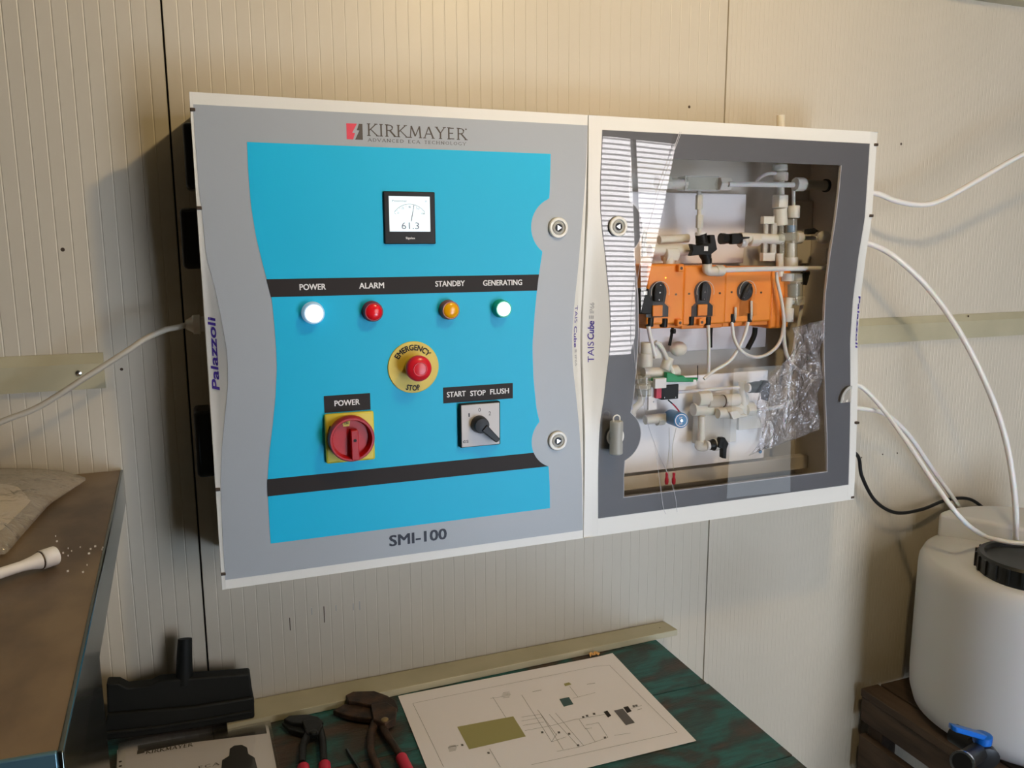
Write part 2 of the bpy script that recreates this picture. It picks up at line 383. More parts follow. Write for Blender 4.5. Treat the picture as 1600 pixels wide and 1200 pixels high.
# ================================================================== CABINETS
X0, XM, X1 = 0.0056, 0.5515, 1.1010
Z0, Z1 = 1.089, 1.739
YF = -D
xL1 = curve([(302, 163), (303.7, 200), (307.5, 250), (311, 300), (315, 325), (322, 400), (336, 450), (346, 500), (355, 550), (356.5, 600), (351.5, 650), (346.5, 700), (344.8, 750), (346, 800), (348.5, 850), (352, 906)])
xR1 = curve([(918, 196), (916, 250), (913, 300), (908, 360), (902.5, 425), (897, 475), (893.5, 525), (894.5, 570), (900, 620), (904, 660), (907, 700), (909, 740), (910.5, 823)])
xL2 = curve([(941, 203), (939, 250), (937.5, 290), (938, 330), (941, 365), (945, 395), (948, 430), (952, 470), (953.7, 525), (950.7, 560), (947, 590), (944, 620), (939, 650), (936, 680), (934.5, 740), (934.5, 808)])
xR2 = curve([(1359, 219), (1355, 280), (1351, 340), (1341, 400), (1332.5, 467), (1328, 533), (1328.5, 600), (1328, 650), (1327, 700), (1325, 768)])
def bulge(f, edge, sgn):
    zs = np.linspace(Z0, Z1, 60); w = np.array([sgn*(f(z)-edge) for z in zs]); lo, hi = w.min(), w.max()
    return lambda z: .016*max(0., (sgn*(f(z)-edge)-lo)/(hi-lo))**1.2
rL1, rR1 = bulge(xL1, X0, 1), bulge(xR1, XM, -1)
rL2, rR2 = bulge(xL2, XM, 1), bulge(xR2, X1, -1)
ZT1, ZB1, ZT2, ZB2 = P(302, 163).z, P(352, 906).z, P(941, 203).z, P(934, 810).z

def flank_y(fin, edge, rec):
    def y(x, z):
        t = min(1, max(0, (fin(z)-x)/(fin(z)-edge))); return YF+rec(z)*(t*1.25 if t < .6 else .75+(t-.6)*.625)
    return y
def door_frame(xa, xb, fl, fr, rl, rr, zt, zb, root):
    """white moulded frame: flat rims above and below, side flanks that roll back where the front narrows"""
    g = G(); zs = np.linspace(Z0, Z1, 90); yl = flank_y(fl, xa, rl); yr = flank_y(fr, xb, rr); dep = .035
    for edge, fin, yf, sgn in ((xa, fl, yl, 1), (xb, fr, yr, -1)):
        vs = []; ts = (0, .2, .4, .6, .8, .97)
        for z in zs:
            x_in = fin(z)
            vs.append((x_in, YF+.004, z))
            for t in ts:
                x = x_in+(edge-x_in)*t; vs.append((x, yf(x, z), z))
            vs.append((edge, yf(edge, z)+.0015, z)); vs.append((edge, YF+dep, z))
        n = len(ts)+3; fs = []
        for i in range(len(zs)-1):
            for j in range(n-1):
                q = (i*n+j, i*n+j+1, (i+1)*n+j+1, (i+1)*n+j); fs.append(q if sgn < 0 else q[::-1])
        g.add(vs, fs)
    # rims
    for za, zc in ((Z0, zb), (zt, Z1)):
        g.add([(fl(za), YF, za), (fr(za), YF, za), (fr(zc), YF, zc), (fl(zc), YF, zc)], [(0, 1, 2, 3)])
    for z, up in ((Z0, False), (Z1, True)):
        q = [(xa, YF, z), (xb, YF, z), (xb, YF+dep, z), (xa, YF+dep, z)]; g.add(q, [(0, 1, 2, 3) if up else (3, 2, 1, 0)])
    for z, up in ((zt, False), (zb, True)):
        q = [(fl(z), YF, z), (fr(z), YF, z), (fr(z), YF+.004, z), (fl(z), YF+.004, z)]; g.add(q, [(0, 1, 2, 3) if up else (3, 2, 1, 0)])
    # back of the frame
    o = g.build('door_frame', 'white', root, ang=25)
    return yl, yr

def lock(c, root, seam_right=True):
    """white recessed ring, grey core, black hole with a triangular stud"""
    c = Vector(c); R = .0152
    G().lathe([(R, 0), (R, .002), (R*.93, .0034), (R*.72, .0034), (R*.66, .0008), (.001, .0008)], c, (0, -1, 0), 36, cap=False).build('lock_ring', 'white', root)
    G().lathe([(R*.62, 0), (R*.62, .0016), (R*.55, .0022), (R*.40, .0022), (R*.38, .001), (.0005, .001)], c+Vector((0, -.0008, 0)), (0, -1, 0), 30, cap=False).build('lock_core', 'greyp', root)
    G().lathe([(R*.37, 0), (R*.37, .0006)], c+Vector((0, -.0019, 0)), (0, -1, 0), 24).build('key_hole', 'black', root)
    s = 1 if seam_right else -1
    t = [(c.x+s*R*.27*math.cos(a), c.y-.0026, c.z+R*.27*math.sin(a)) for a in (0, 2*math.pi/3, 4*math.pi/3)]
    G().prism(t, (0, -.001, 0)).build('key_stud', 'chrome', root, smooth=False)

# ---- left cabinet: controls
cab = thing('control_cabinet', 'white wall cabinet with grey and cyan front, meter, lamps and switches', 'cabinet', (.28, 0, Z0))
G().box(X0+.002, XM-.003, YF+.033, -.001, Z0+.004, Z1-.004).build('cabinet_body', 'body', cab, bevel=.004)
ylA, yrA = door_frame(X0, XM-.0008, xL1, xR1, rL1, rR1, ZT1, ZB1, cab)
zs = np.linspace(ZB1, ZT1, 100)
G().strip(zs, xL1, xR1, YF-.0006, YF+.003).build('front_panel', 'grey', cab, smooth=False)
# cyan field
bl = curve([(386, 222), (388, 270), (392, 320), (400, 370), (411, 415), (424, 462), (428, 500), (431.5, 545), (432.5, 575), (430.5, 620), (426, 665), (420.5, 710), (418, 750), (419, 785), (421, 820), (423, 850)])
brw = curve([(860, 242), (858.5, 300), (855, 350), (846, 400), (840, 440), (835, 490), (831.5, 540), (833, 590), (838, 640), (848, 680), (857, 730), (858.5, 760), (859, 797)])
cA = P(872, 355); cB = P(871, 687); RN = P(872, 355).x-P(829.5, 355).x
def notch(f, cs, sgn):
    def h(z):
        x = f(z)
        for c in cs:
            d = RN*RN-(z-c.z)**2
            if d > 0: e = c.x+sgn*math.sqrt(d); x = min(x, e) if sgn < 0 else max(x, e)
        return x
    return h
br = notch(brw, (cA, cB), -1)
BT0, BT1 = P(386, 222), P(860, 242); BB0, BB1 = P(423, 849), P(859, 797)
g = G().strip(np.linspace(BB0.z, BT0.z, 240), bl, br, YF-.0011, YF-.0005)
g.build('cyan_field', 'blue', cab, smooth=False)
def bar(pxs_top, pxs_bot):
    za = (P(*pxs_bot[0]).z+P(*pxs_bot[1]).z)/2; zb = (P(*pxs_top[0]).z+P(*pxs_top[1]).z)/2
    return G().strip(np.linspace(za, zb, 24), lambda z: bl(z)-.0006, br, YF-.0015, YF-.0010)
bar(((418, 436), (838, 429)), ((424, 463), (838, 455))).build('dark_band', 'ink', cab, smooth=False)
bar(((418, 749), (830, 707)), ((419, 775), (845, 729.5))).build('dark_band', 'ink', cab, smooth=False)
g = G()
for pts in (((506, 619), (578, 614), (579, 640), (507, 645)), ((692, 606), (801, 598), (801, 622), (693, 630.5))):
    q = quadp(pts, YF-.0011); x0 = (q[0].x+q[3].x)/2; x1 = (q[1].x+q[2].x)/2; z1 = (q[0].z+q[1].z)/2; z0 = (q[2].z+q[3].z)/2
    G().box(x0, x1, YF-.0018, YF-.0011, z0, z1).build('name_plate', 'ink', cab, smooth=False)
YT = YF-.0021
g = G(); ch = .0076
for s, a, b in (('POWER', (468.5, 453.5), (509, 452)), ('ALARM', (561.5, 451), (600, 450)), ('STANDBY', (680.5, 448), (726, 446.5)), ('GENERATING', (755, 446.5), (815.5, 445)),
                ('POWER', (523, 634.5), (562, 632)), ('START', (698.5, 620.5), (727.5, 619)), ('STOP', (735, 618.5), (758.5, 617.5)), ('FLUSH', (766, 616), (795, 614.5))):
    p, q = P(*a, YT), P(*b, YT); m = (p.z+q.z)/2; p.z = q.z = m
    text(G(), s, p, q, ch, bold=.022).build('lettering', 'inkw', cab, smooth=False)
g = G(); YT2 = YF-.0009
p, q = P(609, 853, YT2), P(697.5, 842, YT2); p.z = q.z = (p.z+q.z)/2; text(g, 'SMI-100', p, q, .0158, bold=.028)
g.build('model_lettering', 'black_ink', cab, smooth=False)
# ---- serif letters for the logo, drawn by strokes
def serif(g, s, p0, p1, h, th=.10):
    """s as thin roman capitals with serifs; strokes are (x,y) polylines in a 1-high box"""
    L = {'K': (.72, [[(0.1, 0), (0.1, 1)], [(.66, 1), (.14, .45)], [(.24, .55), (.76, 0)]], [(0.1, 0), (0.1, 1), (.66, 1), (.78, 0)], 'tnnn'),
         'I': (.2, [[(.1, 0), (.1, 1)]], [(.1, 0), (.1, 1)], 'tn'),
         'R': (.68, [[(.1, 0), (.1, 1)], [(.1, .97), (.36, .97), (.52, .88), (.55, .74), (.5, .6), (.36, .52), (.1, .51)], [(.34, .51), (.76, 0)]], [(.1, 0), (.1, 1), (.76, 0)], ''),
         'M': (.95, [[(.08, 0), (.16, 1)], [(.16, 1), (.48, .12)], [(.48, .12), (.82, 1)], [(.82, 1), (.9, 0)]], [(.08, 0), (.9, 0)], ''),
         'A': (.75, [[(.04, 0), (.38, 1)], [(.38, 1), (.74, 0)], [(.17, .36), (.6, .36)]], [(.04, 0), (.74, 0)], ''),
         'Y': (.7, [[(.02, 1), (.35, .48)], [(.68, 1), (.35, .48)], [(.35, .48), (.35, 0)]], [(.35, 0), (.02, 1), (.68, 1)], ''),
         'E': (.55, [[(.1, 0), (.1, 1)], [(.1, .97), (.52, .97)], [(.1, .52), (.46, .52)], [(.1, .03), (.55, .03)]], [(.1, 0), (.1, 1)], ''),
         'C': (.7, [[(.68, .86), (.52, .97), (.34, .98), (.14, .83), (.05, .5), (.14, .17), (.34, .02), (.52, .03), (.68, .14)]], [], ''),
         'D': (.75, [[(.1, 0), (.1, 1)], [(.1, .97), (.38, .97), (.62, .8), (.7, .5), (.62, .2), (.38, .03), (.1, .03)]], [], ''),
         'V': (.7, [[(.02, 1), (.36, 0)], [(.36, 0), (.7, 1)]], [(.02, 1), (.7, 1)], ''),
         'N': (.8, [[(.1, 0), (.1, 1)], [(.1, 1), (.7, 0)], [(.7, 0), (.7, 1)]], [(.1, 0), (.7, 1)], ''),
         'T': (.6, [[(.3, 0), (.3, 1)], [(.02, .97), (.6, .97)]], [(.3, 0)], ''),
         'H': (.75, [[(.1, 0), (.1, 1)], [(.66, 0), (.66, 1)], [(.1, .52), (.66, .52)]], [(.1, 0), (.1, 1), (.66, 0), (.66, 1)], ''),
         'O': (.8, [[(.4, .98), (.15, .85), (.05, .5), (.15, .15), (.4, .02), (.65, .15), (.75, .5), (.65, .85), (.4, .98)]], [], ''),
         'L': (.5, [[(.1, 0), (.1, 1)], [(.1, .03), (.5, .03)]], [(.1, 1)], ''),
         'G': (.75, [[(.68, .86), (.52, .97), (.34, .98), (.14, .83), (.05, .5), (.14, .17), (.34, .02), (.52, .03), (.68, .1), (.68, .42)]], [], ''), ' ': (.5, [], [], '')}
    tot = sum(L[c][0]+.24 for c in s)-.24; p0 = Vector(p0); u = Vector(p1)-p0; w = Vector((0, 0, 1)); kx = 1/tot; x = 0
    def pt(a, b): return p0+u*((x+a)*kx)+w*(b*h)
    un = u.length*kx
    for c in s:
        wd, st, sf, _ = L[c]
        for line in st:
            for i in range(len(line)-1):
                a, b = Vector((line[i][0]*un, line[i][1]*h)), Vector((line[i+1][0]*un, line[i+1][1]*h)); d = b-a
                t = th*h*(.75 if abs(d.x) > abs(d.y) or (c in 'AMYVKR' and d.x*d.y > 0) else 1.25)/2
                nn = Vector((-d.y, d.x)).normalized()*t
                qs = [a+nn, a-nn, b-nn, b+nn]
                g.add([p0+u.normalized()*(x*un+q.x)+w*q.y for q in qs], [(0, 1, 2, 3)])
        for a, b in sf:
            e = .13; yy = b+(-.0 if b < .5 else 0); t = .035
            g.add([pt(a-e, yy-t), pt(a+e, yy-t), pt(a+e, yy+t), pt(a-e, yy+t)], [(0, 1, 2, 3)])
        x += wd+.24
g = G(); YL = YF-.0009
p, q = P(574.5, 212.5, YL), P(727, 217.5, YL); zb = (p.z+q.z)/2; p.z = q.z = zb
serif(g, 'KIRKMAYER', p, q, .0150, .115)
p, q = P(575, 221, YL), P(728, 227, YL); p.z = q.z = (p.z+q.z)/2
serif(g, 'ADVANCED ECA TECHNOLOGY', p, q, .0040, .14)
G.lathe(g, [(.0011, 0), (.0011, .0002)], P(728, 202, YL), (0, -1, 0), 10)
a, b = P(541, 192.5, YL), P(567, 218.5, YL); lx0, lx1, lz0, lz1 = a.x, b.x, b.z, a.z; lw = lx1-lx0; lh = lz1-lz0
def lp(u, v, y=YL): return Vector((lx0+lw*u, y, lz0+lh*v))
g.prism([lp(.52, 0), lp(1, 0), lp(1, 1), lp(.78, 1), lp(.64, .6), lp(.80, .58)], (0, .0002, 0))
g.build('logo_lettering', 'logo', cab, smooth=False)
G().prism([lp(0, 0), lp(.40, 0), lp(.52, .40), lp(.35, .42), lp(.66, 1), lp(0, 1)], (0, .0002, 0)).build('logo_square', 'red_ink', cab, smooth=False)
# panel meter
q = quadp(((599, 299), (680, 300), (680, 381), (601, 381.5)), YF-.004); mx0, mx1, mz0, mz1 = (q[0].x+q[3].x)/2, (q[1].x+q[2].x)/2, (q[2].z+q[3].z)/2, (q[0].z+q[1].z)/2
mt = G().box(mx0, mx1, YF-.005, YF, mz0, mz1).build('panel_meter', 'black', cab, bevel=.0012); mt['label'] = 'black square meter with a lit white screen reading 61.3'
q = quadp(((607.5, 306), (671.5, 307.5), (672, 362), (608.5, 361.5)), YF-.005); sx0, sx1, sz0, sz1 = (q[0].x+q[3].x)/2, (q[1].x+q[2].x)/2, (q[2].z+q[3].z)/2, (q[0].z+q[1].z)/2
G().box(sx0, sx1, YF-.0056, YF-.0048, sz0, sz1).build('meter_screen', 'screen', mt, smooth=False)
g = G(); ys = YF-.0058; sw, sh = sx1-sx0, sz1-sz0; sp = lambda u, v: Vector((sx0+sw*u, ys, sz0+sh*v))
text(g, '61.3', sp(.29, .07), sp(.72, .07), sh*.19, bold=0.0)
text(g, 'Potential', sp(.08, .84), sp(.42, .84), sh*.055, bold=0.)
text(g, 'A', sp(.88, .84), sp(.925, .84), sh*.055, bold=0.)
cx, cz, rr = sx0+sw*.5, sz0+sh*.16, sh*.62
pts = [Vector((cx+rr*.92*math.cos(a)*1.02, ys, cz+rr*math.sin(a))) for a in np.linspace(math.radians(141), math.radians(39), 25)]
for i in range(24):
    a, b = pts[i], pts[i+1]; n = Vector((-(b-a).z, 0, (b-a).x)).normalized()*.00028; g.add([a+n, a-n, b-n, b+n], [(0, 1, 2, 3)])
for k, t in enumerate(np.linspace(math.radians(141), math.radians(39), 11)):
    d = Vector((math.cos(t), 0, math.sin(t))); a = Vector((cx, ys, cz))+d*rr*.95; b = a-d*(.0032 if k % 5 == 0 else .0016); n = Vector((-d.z, 0, d.x))*.0002; g.add([a+n, a-n, b-n, b+n], [(0, 1, 2, 3)])
for s, u, v in (('0', .2, .5), ('25', .30, .63), ('50', .47, .67), ('75', .66, .62), ('100', .78, .49)): text(g, s, sp(u, v), sp(u+.025*len(s)+.01, v), sh*.05, bold=0.)
a, b = sp(.53, .29), sp(.61, .765); n = Vector((.0006, 0, 0)); g.add([a-n, a+n, b+n*.7, b-n*.7], [(0, 1, 2, 3)])
g.build('screen_figures', 'lcdink', mt, smooth=False)
g = G(); text(g, 'Sigalex', P(634, 373.3, ys), P(648.5, 373.5, ys), .0026, bold=.03); g.build('meter_lettering', 'inkw', mt, smooth=False)
# pilot lamps
def pilot(px, py, R, rim, lens, label):
    c = P(px, py, YF-.016); c.y = YF
    b = G().lathe([(R*1.10, 0), (R*1.10, .003), (R*1.02, .005), (R*1.02, .014), (R*.96, .0155)], c, (0, -1, 0), 40).build('pilot_lamp', rim, cab); b['label'] = label
    pr = [(R*.93*math.cos(t), .0135+.0052*math.sin(t)) for t in np.linspace(0, math.pi/2-.03, 7)]
    G().lathe(pr, c, (0, -1, 0), 40).build('lamp_lens', lens, b, ang=80)
pilot(491, 490, .0138, 'rim_w', 'lens_w', 'pilot lamp lit white under POWER')
pilot(584.5, 487.5, .0130, 'rim_r', 'lens_r', 'red pilot lamp under ALARM')
pilot(705, 485, .0128, 'rim_o', 'lens_o', 'orange pilot lamp under STANDBY')
pilot(787.5, 483, .0122, 'rim_g', 'lens_g', 'pilot lamp lit pale green under GENERATING')
# emergency stop
ec = P(645.5, 573.5, YF); ER = .0370
es = G().lathe([(ER, 0), (ER, .0022), (ER-.0008, .003)], ec, (0, -1, 0), 56).build('emergency_stop', 'yellow2', cab); es['label'] = 'red mushroom emergency stop on a round yellow label'
g = G(); arc_text(g, 'EMERGENCY', ec, ER*.665, 149, 36, .0076, bold=.022, y=YF-.0033); g.build('arc_lettering', 'ink', es, smooth=False)
g = G(); arc_text(g, 'STOP', ec, ER*.90, 248, 286, .0074, bold=.022, y=YF-.0033, inside=True); g.build('arc_lettering', 'ink', es, smooth=False)
bc = P(656.5, 577, YF-.034); bc.y = YF; nb = .0182
bc.x, bc.z = ec.x+(bc.x-ec.x)*.55, ec.z+(bc.z-ec.z)*.55
off = P(656.5, 577, YF-.034)
bc = Vector((off.x, YF, off.z))
G().lathe([(.0145, .002), (.0145, .010), (.0125, .012), (.0125, .020)], bc, (0, -1, 0), 36).build('button_collar', 'yellow', es)
G().lathe([(.012, .016), (nb*.93, .019), (nb, .023), (nb, .027), (nb*.96, .030), (nb*.82, .0325), (nb*.5, .0345), (.001, .0348)], bc, (0, -1, 0), 48).build('mushroom_button', 'red', es, ang=60)
G().lathe([(nb*.56, .0338), (nb*.53, .0353), (nb*.49, .0353), (nb*.46, .0342)], bc, (0, -1, 0), 40, cap=False).build('button_ring', 'red', es, ang=60)
# main isolator
q = quadp(((506, 647.5), (583, 643), (588, 718.5), (511, 725)), YF-.008); ix0, ix1, iz0, iz1 = (q[0].x+q[3].x)/2, (q[1].x+q[2].x)/2, (q[2].z+q[3].z)/2, (q[0].z+q[1].z)/2
iso = G().box(ix0, ix1, YF-.008, YF, iz0, iz1).build('power_switch', 'yellow', cab, bevel=.003, seg=3); iso['label'] = 'red rotary power switch on a square yellow plate'
kc = P(550, 686.5, YF-.026); kc = Vector((kc.x, YF, kc.z)); KR = .0312
G().lathe([(KR*.97, .008), (KR, .012), (KR, .027), (KR*.96, .029), (KR*.88, .029), (KR*.84, .0265), (KR*.80, .0185), (.001, .0185)], kc, (0, -1, 0), 56, cap=False).build('rotary_knob', 'red2', iso, ang=40)
h1 = G(); w2 = .0062
h1.prism([(kc.x-w2*.3, YF-.018, kc.z+KR*.42), (kc.x+w2*1.3, YF-.018, kc.z+KR*.42), (kc.x+w2*1.5, YF-.018, kc.z-KR*.93), (kc.x-w2*.3, YF-.018, kc.z-KR*.93)], (0, -.0125, 0))
h1.build('knob_handle', 'red2', iso, bevel=.0012)
G().lathe([(.0022, 0), (.0022, .0004)], (kc.x+w2*.55, YF-.0306, kc.z-.001), (0, -1, 0), 14).build('handle_hole', 'black', iso)
nt_ = Vector((kc.x-.006, YF-.0188, kc.z+KR*.70))
G().prism([nt_+Vector((-.0058, 0, .0045)), nt_+Vector((.0058, 0, .0045)), nt_+Vector((.004, 0, -.0045)), nt_+Vector((-.004, 0, -.0045))], (0, -.0006, 0)).build('on_window', 'yellow2', iso, smooth=False)
g = G(); text(g, 'ON', nt_+Vector((-.0028, -.0009, -.0016)), nt_+Vector((.0028, -.0009, -.0016)),   .0034, bold=.02)
g.build('switch_mark', 'ink', iso, smooth=False); g = G()
a = P(514.5, 669.5, YF-.0083); g.prism([a+Vector((-.0022, 0, -.0034)), a+Vector((-.0008, 0, -.004)), a+Vector((.0022, 0, .0034)), a+Vector((.0008, 0, .004))], (0, .0002, 0))
g.build('switch_mark', 'ink', iso, smooth=False)
# selector
q = quadp(((720, 634), (778.5, 629), (782.5, 693.5), (722.5, 699)), YF-.010); jx0, jx1, jz0, jz1 = (q[0].x+q[3].x)/2, (q[1].x+q[2].x)/2, (q[2].z+q[3].z)/2, (q[0].z+q[1].z)/2
sel = G().box(jx0-.0018, jx1+.0018, YF-.0092, YF, jz0-.0012, jz1+.0018).build('selector_switch', 'black', cab, bevel=.0015); sel['label'] = 'black selector knob on a square silver plate marked 1 0 2'
G().box(jx0, jx1, YF-.010, YF-.0085, jz0, jz1).build('face_plate', 'silver', sel, bevel=.0006)
g = G()
for s, px, py in (('1', 732, 651.5), ('0', 747.5, 643.5), ('2', 763.5, 649)):
    a = P(px, py, YF-.0103); text(g, s, a, a+Vector((.0036 if s != '1' else .002, 0, 0)), .0056, bold=-.01)
    if s != '2': g.build('position_number', 'black_ink', sel, smooth=False); g = G()
g.build('position_number', 'black_ink', sel, smooth=False); g = G()
a = P(723.5, 692.5, YF-.0103); text(g, 'es', a, a+Vector((.0085, 0, 0)), .006, bold=-.02)
g.build('corner_mark', 'black_ink', sel, smooth=False)
sc_ = P(752, 664.5, YF-.020); sc_ = Vector((sc_.x, YF, sc_.z))
G().lathe([(.0128, .010), (.0128, .013), (.0118, .022), (.0105, .0245), (.004, .0252)], sc_, (0, -1, 0), 40).build('selector_knob', 'black', sel, ang=40)
tip = P(776, 687, YF-.022); tip.y = YF; d = (tip-sc_); d.y = 0; n = Vector((-d.z, 0, d.x)).normalized()
a0 = sc_+d*.12; a0.y = YF-.015; a1 = sc_+d*1.03; a1.y = YF-.015
G().prism([a0+n*.0058, a1+n*.0040, a1+d.normalized()*.0015, a1-n*.0040, a0-n*.0058], (0, -.012, 0)).build('selector_lever', 'black', sel, bevel=.0012)
lock(P(872, 356, YF-.002), cab); lock(P(871, 688.5, YF-.002), cab)
# flank lettering
def on_flank(yf, xa=None):
    return lambda q: Vector((q.x, yf(q.x, q.z)-.0004, q.z))
g = G()
text(g, 'TAIS', P(899.8, 478), P(899.2, 505), .0078, bold=-.0, fn=on_flank(yrA), up=Vector((1, 0, 0)))
text(g, 'Cube', P(898.7, 510), P(898.8, 543), .0078, bold=.02, slant=.15, fn=on_flank(yrA), up=Vector((1, 0, 0)))
g.build('flank_lettering', 'navy', cab, smooth=False)
g = G(); text(g, 'IP66', P(900.3, 556), P(901.2, 573), .0056, bold=0, fn=on_flank(yrA), up=Vector((1, 0, 0)))
for k in range(3): 
    a = P(900.5+2*k, 547, YF); g.add([on_flank(yrA)(a+Vector(o)) for o in ((0, 0, 0), (.0012, 0, 0), (.0012, 0, -.0045), (0, 0, -.0045))], [(3, 2, 1, 0)])
g.build('flank_rating', 'grey_ink', cab, smooth=False)
g = G(); a = P(343, 608, YF+.012); b = P(342, 497, YF+.012); b.x = a.x
text(g, 'Palazzoli', a, b, .0088, bold=.035, slant=.22, fn=on_flank(ylA), up=Vector((-1, 0, 0)))
g.build('maker_lettering', 'navy', cab, smooth=False)
# side fittings of the left cabinet
def pin(px, py, edge, root):
    z = P(px, py).z
    G().box(edge-.0014 if edge < .5 else edge-.006, edge+.005 if edge < .5 else edge+.0012, YF-.0012, YF+.02, z-.0022, z+.0022).build('hinge_pin', 'screwm', root, bevel=.0008)
for px, py in ((298, 171), (309.5, 325), (340, 765), (348, 897)): pin(px, py, X0+.001, cab)
yb = -.075
def sidebox(pts, name):
    q = [P(a, b, yb) for a, b in pts]; x0 = min(v.x for v in q); z0, z1 = q[1].z, q[0].z
    G().box(min(x0, X0-.006), X0+.004, yb-.028, yb+.030, z0, z1).build(name, 'black', cab, bevel=.006, seg=3)
sidebox(((291.5, 195), (291.5, 297)), 'side_vent'); sidebox(((286.5, 326), (287, 420)), 'side_vent'); sidebox(((308.5, 638), (309, 740)), 'side_vent')
# cable gland
gz = P(300, 507, -.07).z
G().lathe([(.0105, 0), (.0105, .006), (.009, .0065), (.0135, .0075), (.0135, .016), (.011, .018), (.0075, .024), (.006, .026)], (X0+.002, -.07, gz), (-1, 0, 0), 20).build('cable_gland', 'milky', cab, ang=40)
# power cable
kb = thing('power_cable', 'beige grey cable sloping down left from the control cabinet', 'cable', P(200, 550, -.065))
G().tube([(X0-.020, -.07, gz), (X0-.035, -.071, gz-.003), P(255, 516.5, -.072), P(226, 530, -.075), P(200, 547.5, -.078), P(130, 592, -.08), P(60, 636, -.08), P(0, 660, -.08), P(-80, 700, -.08), P(-200, 760, -.08)], .0040, n=12).build('cable_sheath', 'cable', kb)

# ---- right cabinet: pipework
cb2 = thing('pipework_cabinet', 'white wall cabinet with a clear door over orange pumps and tubes', 'cabinet', (.83, 0, Z0))
bx0, bx1, bz0, bz1, by0 = XM+.004, X1-.003, Z0+.004, Z1-.004, YF+.033
t = .005
G().box(bx0, bx1, -.006, -.001, bz0, bz1).build('back_panel', 'inner', cb2, smooth=False)
for nm, a in (('side_panel', (bx0, bx0+t, by0, -.006, bz0, bz1)), ('side_panel', (bx1-t, bx1, by0, -.006, bz0, bz1)), ('top_panel', (bx0+t, bx1-t, by0, -.006, bz1-t, bz1)), ('bottom_panel', (bx0+t, bx1-t, by0, -.006, bz0, bz0+t))):
    G().box(*a).build(nm, 'inner', cb2, smooth=False)
ylB, yrB = door_frame(XM+.0008, X1, xL2, xR2, rL2, rR2, ZT2, ZB2, cb2)
cC = P(964, 355); cD = P(963, 682)
wa_ = curve([(985, 250), (982, 300), (986, 340), (990, 400), (996, 460), (997, 520), (994, 570), (990, 615), (984, 650), (977, 700), (974, 740), (974, 775)])
wb = curve([(1315, 257), (1311, 300), (1305, 350), (1297, 400), (1290, 460), (1287.5, 520), (1288, 560), (1290, 620), (1292.5, 680), (1293, 735)])
RN_ = RN; 
wa = notch(wa_, (cC, cD), 1)
WT, WB = P(1150, 252).z, P(1130, 757).z
g = G(); zs2 = np.linspace(WB, WT, 220)
g.strip(zs2, xL2, wa, YF-.0004, YF+.0016); g.strip(zs2, wb, xR2, YF-.0004, YF+.0016)
g.strip(np.linspace(WT, ZT2, 12), xL2, xR2, YF-.0004, YF+.0016); g.strip(np.linspace(ZB2, WB, 12), xL2, xR2, YF-.0004, YF+.0016)
g.build('grey_border', 'dgrey', cb2, smooth=False)
g = G(); g.strip(zs2, lambda z: wb(z)-.0012, wb, YF-.0006, YF+.004); g.strip(zs2, wa, lambda z: wa(z)+.0012, YF-.0006, YF+.004); g.box(wa(WB), wb(WB), YF-.0006, YF+.004, WB-.0012, WB); g.build('window_edge', 'filmedge', cb2, smooth=False)
nz = 60; vs = []; nx = 24
for i in range(nz):
    z = ZB2+(ZT2-ZB2)*i/(nz-1)
    for j in range(nx):
        u = j/(nx-1); x = xL2(z)+(xR2(z)-xL2(z))*u
        vs.append((x, YF-.0026-.0012*math.sin(math.pi*u)*math.sin(math.pi*i/(nz-1)), z))
g = G(); N_ = len(vs); quads = [(i*nx+j, i*nx+j+1, (i+1)*nx+j+1, (i+1)*nx+j) for i in range(nz-1) for j in range(nx-1)]
rim_ = [j for j in range(nx)]+[i*nx+nx-1 for i in range(1, nz)]+[(nz-1)*nx+j for j in range(nx-2, -1, -1)]+[i*nx for i in range(nz-2, 0, -1)]
g.add(vs+[(a, b+.0006, c) for a, b, c in vs], quads+[tuple(k+N_ for k in q[::-1]) for q in quads]+[(rim_[k], rim_[k]+N_, rim_[(k+1) % len(rim_)]+N_, rim_[(k+1) % len(rim_)]) for k in range(len(rim_))])
g.build('clear_cover', 'cover', cb2, ang=40)
lock(P(965.5, 354, YF-.004), cb2, False)
c = P(961, 682, YF-.004); R = .0152
G().lathe([(R, 0), (R, .002), (R*.93, .0034), (R*.72, .0034), (R*.66, .0008), (.001, .0008)], c, (0, -1, 0), 36, cap=False).build('lock_ring', 'white', cb2)
for px, py in ((1367.5, 226), (1358, 337), (1337.5, 661), (1333, 777)): pin(px, py, X1-.001, cb2)
g = G()
text(g, 'TAIS', P(932, 567), P(932.6, 535), .0094, bold=.0, fn=on_flank(ylB), up=Vector((-1, 0, 0)))
text(g, 'Cube', P(932.6, 532), P(933, 503), .0094, bold=.02, slant=.15, fn=on_flank(ylB), up=Vector((-1, 0, 0)))
g.build('flank_lettering', 'navy', cb2, smooth=False)
g = G(); text(g, 'IP66', P(932.6, 490), P(932.6, 473.5), .0064, bold=0, fn=on_flank(ylB), up=Vector((-1, 0, 0)))
for k in range(3):
    a = P(926+2.4*k, 494, YF); g.add([on_flank(ylB)(a+Vector(o)) for o in ((0, 0, 0), (.0014, 0, 0), (.0014, 0, -.005), (0, 0, -.005))], [(3, 2, 1, 0)])
g.build('flank_rating', 'grey_ink', cb2, smooth=False)
g = G(); a = P(1343, 463, YF+.01); b = P(1339.5, 543, YF+.01); b.x = a.x = (a.x+b.x)/2-.001
text(g, 'Palazzoli', a, b, .0060, bold=.035, slant=.22, fn=on_flank(yrB), up=Vector((1, 0, 0)))
g.build('maker_lettering', 'navy', cb2, smooth=False)
